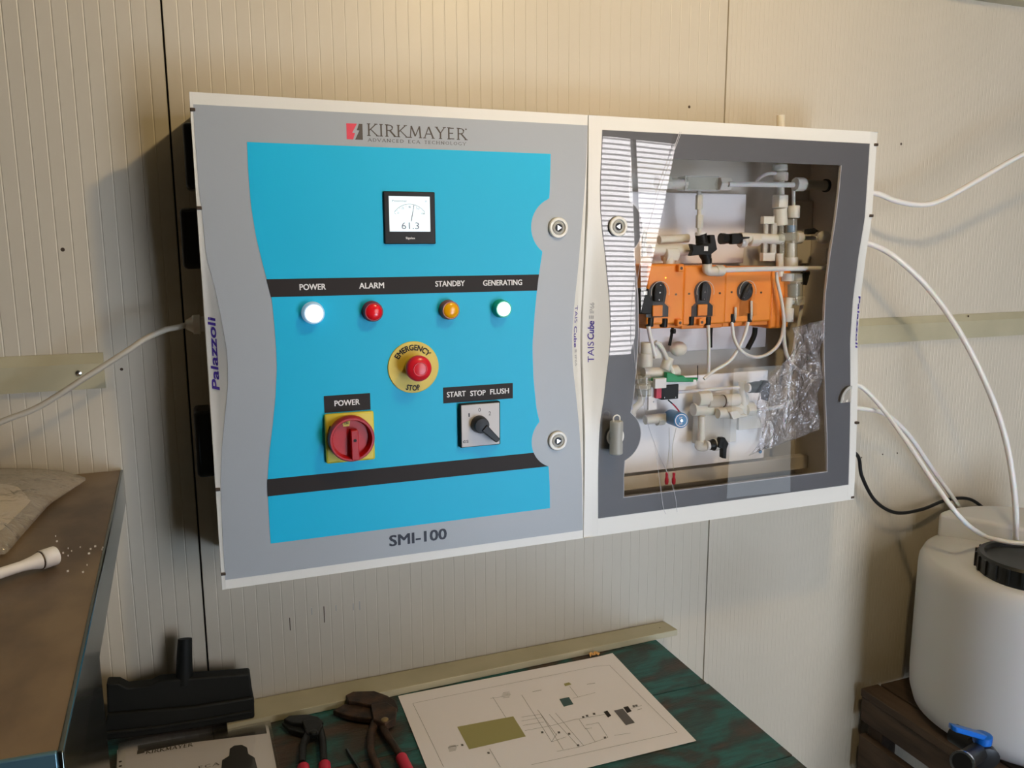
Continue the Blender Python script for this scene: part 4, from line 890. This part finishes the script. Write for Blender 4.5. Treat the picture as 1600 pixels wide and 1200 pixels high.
# loose clear film / hoses seen through the lower right
# ================================================================== HOSES TO THE TANK
HR = .0050; CT_ = .60
def outer(label, pts, r=HR, m='hose'):
    o = thing('plastic_hose' if m == 'hose' else 'black_cable', label, 'hose' if m == 'hose' else 'cable', pts[0]); G().tube(pts, r, n=14, sub=10).build('hose_wall' if m == 'hose' else 'cable_sheath', m, o); return o
def side(px, py): p = P(px, py, -.08); return [Vector((X1-.0025, -.08, p.z+.004)), Vector((1.14, -.08, p.z+.002)), p]
LX, LY, LZ = 1.49, -.25, .985
outer('uppermost white hose leaving the clear cabinet and rising out of view right', side(1372, 303)+[P(1400, 314, -.085), P(1440, 320, -.09), P(1475, 311, -.10), P(1530, 280, -.11), P(1600, 240, -.12), P(1700, 190, -.13)])
outer('long white hose arching from the cabinet side down into the black lid', side(1362, 382)+[P(1400, 403, -.10), P(1450, 450, -.12), P(1500, 520, -.15), P(1545, 610, -.18), P(1572, 690, -.20), P(1586, 780, -.215), Z(1587, 846, CT_+.372), Z(1587, 846, CT_+.372)+Vector((0, 0, -.012))], .0054)
outer('white hose dropping from the cabinet side to the rim of the black lid', side(1345, 604)+[P(1380, 640, -.10), P(1420, 695, -.14), P(1460, 755, -.18), P(1500, 808, -.215), Z(1532, 834, CT_+.392), Z(1560, 844, CT_+.386), Z(1600, 849, CT_+.386), Z(1650, 846, CT_+.40)], .0045)
outer('lower white hose curving from the cabinet side to behind the tank', side(1344, 638)+[P(1385, 648, -.07), P(1420, 680, -.06), P(1455, 730, -.045), P(1492, 782, -.03), P(1515, 820, -.02)], .0045)
outer('black cable sagging from the cabinet side to behind the tank', side(1341, 700)[:2]+[P(1340, 712, -.05), P(1347, 745, -.045), P(1368, 783, -.04), P(1400, 801, -.04), P(1440, 796, -.035), P(1480, 781, -.025), P(1515, 780, -.02), P(1545, 800, -.02)], .0036, 'black')

# ================================================================== TANK + CRATE
CT = .60
TX, TY, TR = 1.495, -.235, .205
tk = thing('plastic_tank', 'white round plastic tank on the dark crate at the right edge', 'tank', (TX, TY, CT))
G().lathe([(TR-.06, 0), (TR-.03, .004), (TR-.010, .018), (TR-.002, .045), (TR, .08), (TR, .300), (TR-.001, .318), (TR-.008, .334), (TR-.018, .342), (TR-.05, .347), (.10, .349), (.06, .349)], (TX, TY, CT), (0, 0, 1), 72).build('tank_body', 'tank', tk, ang=50)
plt = [(TX+(TR-.020)*math.cos(a), TY+(TR-.020)*math.sin(a), CT+.338) for a in np.linspace(math.radians(30-82), math.radians(30+82), 48)]
G().prism(plt, (0, 0, .056)).build('raised_platform', 'tank', tk, bevel=.012, seg=5)
ld = G(); LR = .088; n = 48; LDX, LDY = -.083, -.048
ld.lathe([(LR, 0), (LR, .032), (LR-.004, .037), (LR-.012, .037), (LR-.016, .030), (.02, .028), (.001, .028)], (TX+LDX, TY+LDY, CT+.342), (0, 0, 1), 60)
lid = ld.build('screw_lid', 'lid', tk, ang=35)
for i in range(24):
    a = 2*math.pi*i/24; c = Vector((TX+LDX+(LR+.001)*math.cos(a), TY+LDY+(LR+.001)*math.sin(a), 0)); d = Vector((-math.sin(a), math.cos(a), 0))*.0022; e = Vector((math.cos(a), math.sin(a), 0))*.002
    rb = G().prism([c-d-e+Vector((0, 0, CT+.347)), c+d-e+Vector((0, 0, CT+.347)), c+d+e+Vector((0, 0, CT+.347)), c-d+e+Vector((0, 0, CT+.347))], (0, 0, .028)).build('grip_rib', 'lid', lid, smooth=False)
# tap
tp = thing('tank_tap', 'black tap with a bright blue lever at the foot of the tank', 'tap', P(1520, 1180, -.44))
ty_ = TY-TR-.035
c = P(1532, 1172, ty_)
G().cyl((c.x, TY-TR+.012, c.z), (c.x, ty_-.006, c.z), .0155, n=24).build('tap_neck', 'black', tp)
G().lathe([(.014, -.022), (.019, -.020), (.019, -.010), (.0165, -.008), (.0165, .008), (.019, .010), (.019, .020), (.014, .022)], c, (.35, .8, .1), 20).build('tap_body', 'black', tp)
e_ = P(1503, 1192, ty_-.045)
G().cyl(c, e_, .0135, n=20).build('spout', 'black', tp); G().lathe([(.0165, 0), (.0165, .006), (.0125, .006)], e_+(c-e_).normalized()*.006, e_-c, 20, cap=False).build('spout_ring', 'chrome', tp)
h0, h1_ = P(1535, 1154, ty_-.004), P(1488, 1141, ty_-.012)
G().lathe([(.013, 0), (.0135, .004), (.0135, .012), (.010, .014)], h0+Vector((0, 0, -.006)), (0, 0, 1), 20).build('lever_hub', 'blueh', tp)
d = (h1_-h0); n = Vector((0, .0085, 0)); up = Vector((0, 0, .009))
a = h0+Vector((0, 0, .0)); G().prism([a-n, a+n, h1_+n*.9, h1_+d.normalized()*.004, h1_-n*.9], up).build('lever', 'blueh', tp, bevel=.002)
# crate
cr = thing('wooden_crate', 'dark brown stained wooden crate carrying the tank', 'crate', (1.5, -.25, 0))
CX0, CX1, CY0, CY1 = 1.292, 1.78, -.58, -.022
x = CX0; k = 0
for w_ in (.055, .10, .12, .10, .09):
    G().box(x, x+w_-.008, CY0, CY1, CT-.018-(.002 if k % 2 else 0), CT-(.002 if k % 2 else 0)).build('plank', 'wood_dark', cr, bevel=.0015); x += w_; k += 1
for z0, z1 in ((CT-.075, CT-.020), (CT-.20, CT-.11), (CT-.33, CT-.24), (CT-.46, CT-.37), (.02, .11)):
    G().box(CX0+.004, CX0+.022, CY0, CY1, z0, z1).build('plank', 'wood_dark', cr, bevel=.0015)
    G().box(CX0+.022, CX1-.01, CY0+.002, CY0+.02, z0, z1).build('plank', 'wood_dark', cr, bevel=.0015)
for x_, y_ in ((CX0+.023, CY0+.021), (CX0+.023, CY1-.045), (CX1-.06, CY0+.021), (CX1-.06, CY1-.045)):
    G().box(x_, x_+.04, y_, y_+.04, 0, CT-.020).build('post', 'wood_dark', cr, bevel=.001)

# ================================================================== BENCH
BZ = .82; BX1 = .7635
bn = thing('workbench', 'workbench with worn green and brown painted plank top', 'workbench', (.2, -.3, 0))
yj1 = Z(1050, 1080, BZ).y; yj2 = Z(1215, 1187, BZ).y
yy = -.004
for y1 in (yj1, yj2, -.62, -.82):
    G().box(-.17, BX1+random.uniform(-.002, .002), y1+.0012, yy, BZ-.03, BZ).build('plank', 'bench', bn, bevel=.001, origin=(random.uniform(-1, 1)*0+.1, yy, BZ)); yy = y1-.0004
for x_, y_ in ((-.165, -.09), (BX1-.10, -.09), (-.165, -.80), (BX1-.10, -.80)): G().box(x_, x_+.07, y_, y_+.07, 0, BZ-.10).build('leg', 'wood_dark', bn, bevel=.002)
G().box(-.165, BX1-.03, -.80, -.78, BZ-.10, BZ-.03).build('apron', 'wood_dark', bn); G().box(-.165, BX1-.03, -.04, -.02, BZ-.10, BZ-.03).build('apron', 'wood_dark', bn)
c = P(1056, 1026, -.045); G().lathe([(.0055, 0), (.0062, .002), (.0062, .006), (.0045, .008)], (BX1+.012, c.y, c.z), (0.6, -1, 0), 12).build('bolt_head', 'black', bn)
G().cyl((BX1-.02, c.y+.002, c.z), (BX1+.013, c.y+.002, c.z), .004).build('bolt_shank', 'screwm', bn)
# board lying along the wall
bo = [Z(1036, 969.5, BZ+.012), Z(1059, 984, BZ+.012)]
brd = thing('cream_board', 'long cream flat board lying on the bench along the wall', 'board', (.4, -.03, BZ))
yfr = Z(800, 1037, BZ+.012).y; yfl = Z(480, 1106, BZ+.012).y
G().prism([(.0, -.003, BZ+.0004), (bo[0].x, -.003, BZ+.0004), (bo[1].x, bo[1].y, BZ+.0004), (.0, bo[1].y+(yfl-bo[1].y)*1.25, BZ+.0004)], (0, 0, .012)).build('board_slab', 'trim', brd, bevel=.001)
G().lathe([(.0016, 0), (.0014, .0004)], Z(1031, 981, BZ+.0122), (0, 0, 1), 10).build('nail_hole', 'screwm', brd); 
# wrapper scrap
g = G(); cs = Z(928, 1024, BZ+.004); nn = 7; vs = []
for i in range(nn):
    for j in range(4): vs.append(cs+Vector(((i-3)*.0032, (j-1.5)*.0032, .001+.0045*abs(math.sin(i*1.9+j*2.3)))))
tag(g.sheet(vs, 4).build('paper_scrap', 'chip', smooth=False, solid=.0005), 'small crumpled orange scrap at the back edge of the drawing', 'scrap')
# ---- A3 drawing
Y0_ = BZ+.0012
pc = [Z(622, 1088, Y0_), Z(957, 1022, Y0_), Z(1088, 1158, Y0_)]; pc.append(pc[0]+pc[2]-pc[1])
dr = thing('printed_drawing', 'large white sheet with a printed pipe diagram and olive rectangle', 'paper', (pc[0]+pc[2])/2)
nu, nv = 24, 18; vs = []
def pp(u, v, dz=0.):
    p = pc[0]*(1-u)*(1-v)+pc[1]*u*(1-v)+pc[2]*u*v+pc[3]*(1-u)*v
    z = .0004+.0022*max(0, math.sin(5*u+1.5*v)*.5+.2)*(1-abs(2*v-1)**2)+.003*max(0, u-.93)/.07*max(0, .5-v)
    return Vector((p.x, p.y, Y0_+z+dz))
for i in range(nu+1):
    for j in range(nv+1): vs.append(pp(i/nu, j/nv))
G().sheet(vs, nv+1).build('sheet', 'paper', dr, smooth=False, solid=.0002)
ud, vd = (pc[1]-pc[0]), (pc[3]-pc[0])
def uvp(px, py):
    p = Z(px, py, Y0_)-pc[0]; A = np.array([[ud.x, vd.x], [ud.y, vd.y]]); return np.linalg.solve(A, [p.x, p.y])
def patch(g, pts, dz=.0005, n=6):
    (a, b, c, d) = [uvp(*p) for p in pts]; vs = []
    for i in range(n+1):
        for j in range(n+1):
            s, t_ = i/n, j/n; u, v = a*(1-s)*(1-t_)+b*s*(1-t_)+c*s*t_+d*(1-s)*t_; vs.append(pp(u, v, dz))
    g.sheet(vs, n+1)
def ln(g, pts, w=.0005, dz=.0005):
    for i in range(len(pts)-1):
        a, b = uvp(*pts[i]), uvp(*pts[i+1]); k = 6
        for s in range(k):
            p, q = pp(*(a+(b-a)*s/k), dz), pp(*(a+(b-a)*(s+1)/k), dz); n_ = Vector((-(q-p).y, (q-p).x, 0)).normalized()*w/2
            g.add([p+n_, p-n_, q-n_, q+n_], [(0, 1, 2, 3)])
g = G(); patch(g, ((714.5, 1138), (802, 1121), (821.5, 1152), (733, 1173)), n=8); g.build('olive_block', 'olive', dr, smooth=False)
g = G(); patch(g, ((881, 1069), (889, 1067), (893, 1070), (883, 1073))); g.build('olive_block', 'olive', dr, smooth=False)
g = G(); patch(g, ((874, 1093), (889, 1090), (896, 1101), (881, 1105))); g.build('teal_block', 'tealp', dr, smooth=False)
g = G(); patch(g, ((959, 1111), (973, 1108), (992, 1130), (978, 1134))); g.build('dark_block', 'pgrey', dr, smooth=False)
g = G(); patch(g, ((943, 1113), (949, 1111), (955, 1119), (950, 1122))); g.build('dark_block', 'ink', dr, smooth=False)
g = G(); patch(g, ((974, 1106), (981, 1104), (987, 1112), (980, 1115))); g.build('dark_block', 'ink', dr, smooth=False)
g = G()
for cx_, cy_ in ((791, 1088), (707, 1172)):
    for k in range(-2, 3): ln(g, ((cx_-7+abs(k), cy_+k*2), (cx_+7-abs(k), cy_+k*2-1.5)), .0007)
g.build('hatched_circles', 'pgrey', dr, smooth=False)
g = G()
for pts in (((645, 1100), (693, 1200)), ((645, 1100), (930, 1042), (952, 1040)), ((952, 1040), (1058, 1145)), ((1058, 1145), (830, 1196)), ((770, 1091), (791, 1124)), ((766, 1093), (785, 1090)),
            ((820, 1143), (860, 1135), (898, 1125), (945, 1117)), ((890, 1073), (903, 1090), (895, 1092)), ((903, 1090), (930, 1083)), ((815, 1087), (862, 1160), (885, 1152)), ((840, 1110), (870, 1150)), ((858, 1117), (905, 1168)),
            ((905, 1125), (915, 1140), (925, 1138)), ((915, 1134), (935, 1130), (950, 1153), (930, 1160), (915, 1138)), ((862, 1160), (870, 1147)), ((765, 1172), (782, 1200)), ((870, 1175), (905, 1168)), ((815, 1122), (845, 1117)), ((815, 1128), (848, 1122)), ((817, 1135), (850, 1129)),
            ((845, 1117), (880, 1172)), ((868, 1115), (912, 1166)), ((930, 1160), (905, 1168)), ((985, 1108), (1003, 1103)), ((960, 1150), (985, 1146))): ln(g, pts)
for px, py in ((847, 1145), (873, 1145), (889, 1147), (903, 1165), (763, 1178), (722, 1166), (911, 1121), (917, 1119), (928, 1116), (945, 1153), (994, 1103), (990, 1104)):
    patch(g, ((px-2, py-1), (px+1.5, py-1.5), (px+2.5, py+1.5), (px-1, py+2)), n=1)
for a, b in (((832, 1082), (846, 1079)), ((917, 1070), (930, 1068)), ((996, 1110), (1003, 1108)), ((700, 1170), (716, 1167))): ln(g, (a, b), .0009)
g.build('line_work', 'pgrey', dr, smooth=False)
# ---- brochure in a clear sleeve
b0, b1, b2 = Z(190, 1167, BZ+.002), Z(418, 1128, BZ+.002), Z(432, 1200, BZ+.002)
dv = (b2-b1)*2.6; br_ = thing('sleeved_brochure', 'glossy brochure in a clear punched sleeve below the black squeegee', 'brochure', b1)
c4 = [b0, b1, b1+dv, b0+dv]
G().prism([Vector((p.x, p.y, BZ+.0005)) for p in c4], (0, 0, .0012)).build('brochure_page', 'paper', br_)
def bq(pts, name, m, z=BZ+.0019, th=.0002): return G().prism([Vector((Z(a, b, z).x, Z(a, b, z).y, z)) for a, b in pts], (0, 0, th)).build(name, m, br_, smooth=False)
bq(((215, 1165), (414, 1129), (417, 1146), (300, 1160), (216, 1176)), 'dark_header', 'ink')
g = G(); p_, q_ = Z(228, 1178, BZ+.0024), Z(300, 1166, BZ+.0024); u_ = (q_-p_); up_ = Vector((-u_.y, u_.x, 0)).normalized(); vs_ = []
def serif_flat(s, p, q, h):
    gg = G(); serif(gg, s, Vector((0, 0, 0)), Vector(((q-p).length, 0, 0)), h, .14); u = (q-p).normalized(); w = Vector((-u.y, u.x, 0))
    return [Vector((p.x, p.y, p.z))+u*v.x+w*v.z for v in gg.v], gg.f
v_, f_ = serif_flat('KIRKMAYER', p_, q_, .0085); g.add(v_, f_)
p_, q_ = Z(310, 1202, BZ+.0024), Z(342, 1195, BZ+.0024); v_, f_ = serif_flat('ECA', p_, q_, .007); g.add(v_, f_)
a = Z(214, 1178.5, BZ+.0024); g.prism([a, a+Vector((.010, 0, 0)), a+Vector((.010, .010, 0)), a+Vector((0, .010, 0))], (0, 0, .0001))
g.build('brochure_lettering', 'logo', br_, smooth=False)
bq(((346, 1200), (347, 1188), (358, 1181), (359, 1170), (366, 1165), (378, 1164), (386, 1168), (388, 1178), (398, 1184), (402, 1200), (404, 1225), (346, 1225)), 'dark_silhouette', 'black', z=BZ+.0021)
bq(((183, 1172), (196, 1170), (196, 1230), (182, 1230)), 'punched_strip', 'inkw', z=BZ+.0022)
for py in (1190, 1197, 1206): 
    a = Z(188, py, BZ+.0025); G().lathe([(.0022, 0), (.0022, .0001)], a, (0, 0, 1), 12).build('punch_hole', 'black', br_)
vs = []
for i in range(21):
    for j in range(9):
        u, v = i/20, j/8; p = c4[0]*(1-u)*(1-v)+c4[1]*u*(1-v)+c4[2]*u*v+c4[3]*(1-u)*v; p = p+(p-(c4[0]+c4[2])/2)*.04
        vs.append(Vector((p.x, p.y, BZ+.0042+.0012*math.sin(9*u+3*v)+.004*max(0, .25-v)*abs(math.sin(3*u+.4)))))
G().sheet(vs, 9).build('clear_sleeve', 'sleeve', br_, ang=80, solid=.0002)

# ---- squeegee
yq = -.055
sq = thing('black_squeegee', 'wide black plastic squeegee head with upright socket leaning on the wall', 'squeegee', P(280, 1165, yq))
def sp_(a, b, y=yq): return P(a, b, y)
G().prism([sp_(166, 1068), sp_(186, 1068), sp_(200, 1075), sp_(236, 1071), sp_(250, 1064), sp_(300, 1060), sp_(391, 1053), sp_(394, 1080), sp_(398, 1100), sp_(394, 1104), sp_(300, 1118), sp_(168, 1128)], (0, .022, 0)).build('upper_blade', 'blackm', sq, bevel=.003, seg=3)
G().prism([sp_(168, 1116, yq-.006), sp_(300, 1105, yq-.006), sp_(397, 1090, yq-.006), sp_(398, 1122, yq-.006), sp_(340, 1133, yq-.006), sp_(250, 1148, yq-.006), sp_(162, 1158, yq-.006), sp_(163, 1135, yq-.006)], (0, .010, 0)).build('lower_blade', 'blackm', sq, bevel=.003, seg=3)
G().tube([sp_(288, 1066, yq+.011), sp_(288, 1040, yq+.012), sp_(288.5, 1015, yq+.016), sp_(289, 998, yq+.02)], lambda t: .0125-.0025*t, n=20).build('handle_socket', 'blackm', sq, ang=50)
G().tube([sp_(165, 1145, yq-.008), sp_(240, 1137, yq-.008), sp_(330, 1123, yq-.008), sp_(394, 1111, yq-.008)], .0024, n=8).build('blade_ridge', 'blackm', sq)

# ---- pliers and screwdriver
def bpt(px, py, z): return Z(px, py, z)
def pliers(label, jaw_up, jaw_lo, joint, leg1, leg2, m1, m2, grips, th=.009):
    base = bpt(*joint[0], BZ); r = thing('slip_joint_pliers', label, 'pliers', base); z = BZ+.006
    def poly(pts, z0, t_): return G().prism([Vector((bpt(a, b, z0).x, bpt(a, b, z0).y, z0)) for a, b in pts], (0, 0, t_))
    poly(jaw_up, z+.004, th).build('upper_jaw', m1, r, bevel=.0015)
    poly(jaw_lo, z-.002, th).build('lower_jaw', m1, r, bevel=.0015)
    poly(joint, z+.002, th+.004).build('joint_plate', m1, r, bevel=.0015)
    c = bpt(sum(p[0] for p in joint)/len(joint), sum(p[1] for p in joint)/len(joint), z+th+.006); G().lathe([(.0055, -.002), (.0055, .0015), (.004, .0025)], c, (0, 0, 1), 18).build('pivot_bolt', m2, r)
    for leg in (leg1, leg2): G().tube([bpt(a, b, z+.004) for a, b in leg], lambda t: .0062-.0012*t, n=12).build('handle', m1, r)
    for gr in grips: G().tube([bpt(a, b, z+.005) for a, b in gr], .0085, n=14).build('grip', 'redp', r)
    return r
pliers('big rusty slip joint pliers with red grips beside the drawing', ((540, 1094), (552, 1088), (585, 1087), (604, 1094), (617, 1101), (622, 1112), (612, 1120), (598, 1110), (575, 1109), (560, 1105), (545, 1104)),
       ((520, 1118), (538, 1108), (560, 1107), (590, 1113), (602, 1120), (592, 1131), (570, 1130), (550, 1127), (532, 1122)), ((580, 1112), (604, 1108), (620, 1118), (618, 1134), (602, 1142), (584, 1136)),
       ((596, 1130), (605, 1150), (616, 1166), (628, 1184)), ((586, 1128), (580, 1150), (580, 1175), (590, 1200), (598, 1230)), 'rust', 'brass', (((627, 1184), (636, 1202), (648, 1226)),))
pliers('small dark oily slip joint pliers with red grips at left of the rusty ones', ((443, 1130), (452, 1124), (480, 1122), (498, 1126), (506, 1134), (496, 1141), (478, 1137), (458, 1136)), ((440, 1134), (462, 1138), (482, 1142), (488, 1150), (474, 1152), (452, 1146)),
       ((472, 1136), (496, 1132), (505, 1142), (498, 1154), (480, 1156)), ((482, 1148), (474, 1165), (472, 1192)), ((500, 1142), (504, 1160), (506, 1190)), 'dsteel', 'dsteel', (((474, 1199), (474, 1235)), ((507, 1195), (510, 1235))), th=.007)
sd = thing('thin_screwdriver', 'thin steel screwdriver shaft lying between the two pliers', 'screwdriver', bpt(550, 1190, BZ))
G().tube([bpt(542, 1171, BZ+.004), bpt(552, 1187, BZ+.004), bpt(575, 1222, BZ+.004)], .0024, n=10).build('shaft', 'steel', sd)
G().tube([bpt(575, 1222, BZ+.006), bpt(600, 1262, BZ+.009)], .009, n=12).build('grip', 'redp', sd)

# ================================================================== LEFT COUNTER
KZ = 1.231
k0, k1, k2 = Vector((-.118, -.004, KZ)), Vector((-.099, -.735, KZ)), Vector((-.75, -.700, KZ))
BZ = .82
ct = thing('steel_counter', 'steel-edged counter with a dusty brown top at the left edge', 'counter', (-.4, -.37, 0))
kb_ = Vector((-.75, -.004, KZ))
G().prism([kb_+Vector((0, 0, -.001)), k0+Vector((-.004, 0, -.001)), k1+Vector((-.004, .004, -.001)), k2+Vector((0, .004, -.001))], (0, 0, -.03)).build('top_board', 'counter_top', ct, origin=(-.4, -.3, KZ))
e = .004
G().prism([k0+Vector((-e, 0, 0)), k0, k1, k1+Vector((-e, 0, 0))], (0, 0, -.052)).build('side_apron', 'steel', ct, bevel=.0012)
G().prism([k1+Vector((-e, e, 0)), k1+Vector((-e, 0, 0)), k2, k2+Vector((0, e, 0))], (0, 0, -.06)).build('front_apron', 'edge_blue', ct, bevel=.0012)
ka = k0+(k1-k0)*.60
G().prism([ka+Vector((-.03, 0, -.052)), ka+Vector((-.006, 0, -.052)), k1+Vector((-.006, .01, -.052)), k1+Vector((-.03, .01, -.052))], (0, 0, -(KZ-.052-BZ-.012))).build('side_panel', 'steel', ct)
G().box(-.75, -.175, -.70, -.68, .06, KZ-.06).build('front_panel', 'steel', ct)
for x_, y_ in ((-.74, -.09), (-.74, -.66), (-.205, -.66)): G().box(x_, x_+.03, y_, y_+.03, 0, KZ-.03).build('leg', 'steel', ct)
# white tube tool
wt = thing('white_wand', 'white plastic wand with a capped end on the brown counter', 'tool', Z(40, 885, KZ))
tz = KZ+.0105
w0, w1, w2 = Z(86, 868, tz), Z(63, 875.5, tz), Z(-60, 915, tz)
G().tube([w1, w1+(w2-w1)*.15, w1+(w2-w1)*.5, w2], lambda t: .0088-.0035*min(1, t*2.2), n=18).build('wand_shaft', 'inkw', wt)
G().lathe([(.0088, 0), (.0098, .001), (.0098, (w0-w1).length-.001), (.009, (w0-w1).length)], w1+(w0-w1)*.06, w0-w1, 24).build('end_cap', 'inkw', wt, ang=50)
G().lathe([(.0093, -.0006), (.0093, .0006)], w1, w0-w1, 24).build('cap_groove', 'screwm', wt)
# plastic bag with wrapped goods
bg = thing('plastic_bag', 'crumpled clear plastic bag with pale contents at the back of the counter', 'bag', Z(40, 790, KZ))
r3 = random.Random(11); vs = []; n1, n2 = 26, 16
outl_b = [(-70, 738), (0, 738), (60, 738), (100, 741), (132, 750)]; 
def ipl(l, t):
    t *= len(l)-1; i = min(int(t), len(l)-2); f = t-i; return (l[i][0]+(l[i+1][0]-l[i][0])*f, l[i][1]+(l[i+1][1]-l[i][1])*f)
outl_f = [(-70, 872), (10, 869), (38, 835), (78, 790), (134, 753)]
for i in range(n1):
    u = i/(n1-1); a = Z(*ipl(outl_b, u), KZ+.001); b = Z(*ipl(outl_f, u), KZ+.001)
    for j in range(n2):
        v = j/(n2-1); p = a+(b-a)*v; h = .030*math.sin(math.pi*v)**.6*(1-u)**.7*(1.15-.5*v)+.002+r3.random()*.0035*math.sin(math.pi*v)
        vs.append(Vector((p.x, p.y, KZ+.001+h)))
G().sheet(vs, n2).build('bag_film', 'bag', bg, ang=80, solid=.0002)
vs = []
f0 = [(-60, 835), (0, 831), (20, 812), (44, 788)]; f1 = [(-60, 765), (0, 762), (30, 765), (48, 782)]
for i in range(14):
    u = i/13; a = Z(*ipl(f1, u), KZ+.001); b = Z(*ipl(f0, u), KZ+.001)
    for j in range(10):
        v = j/9; p = a+(b-a)*v; vs.append(Vector((p.x, p.y, KZ+.0015+.019*math.sin(math.pi*v)**.5*(1-u**3))))
G().sheet(vs, 10).build('wrapped_goods', 'bread', bg, ang=80)
cs_ = random.Random(5); g = G()
for _ in range(15):
    p = Z(cs_.gauss(115, 22), cs_.gauss(862, 14), KZ-.0004); s_ = cs_.uniform(.0004, .0010); g.box(p.x-s_, p.x+s_, p.y-s_, p.y+s_, KZ-.001, KZ+.0006)
tag(g.build('crumbs', 'inkw', smooth=False), 'pale crumbs scattered on the brown counter beside the wand', 'crumbs', kind='stuff')
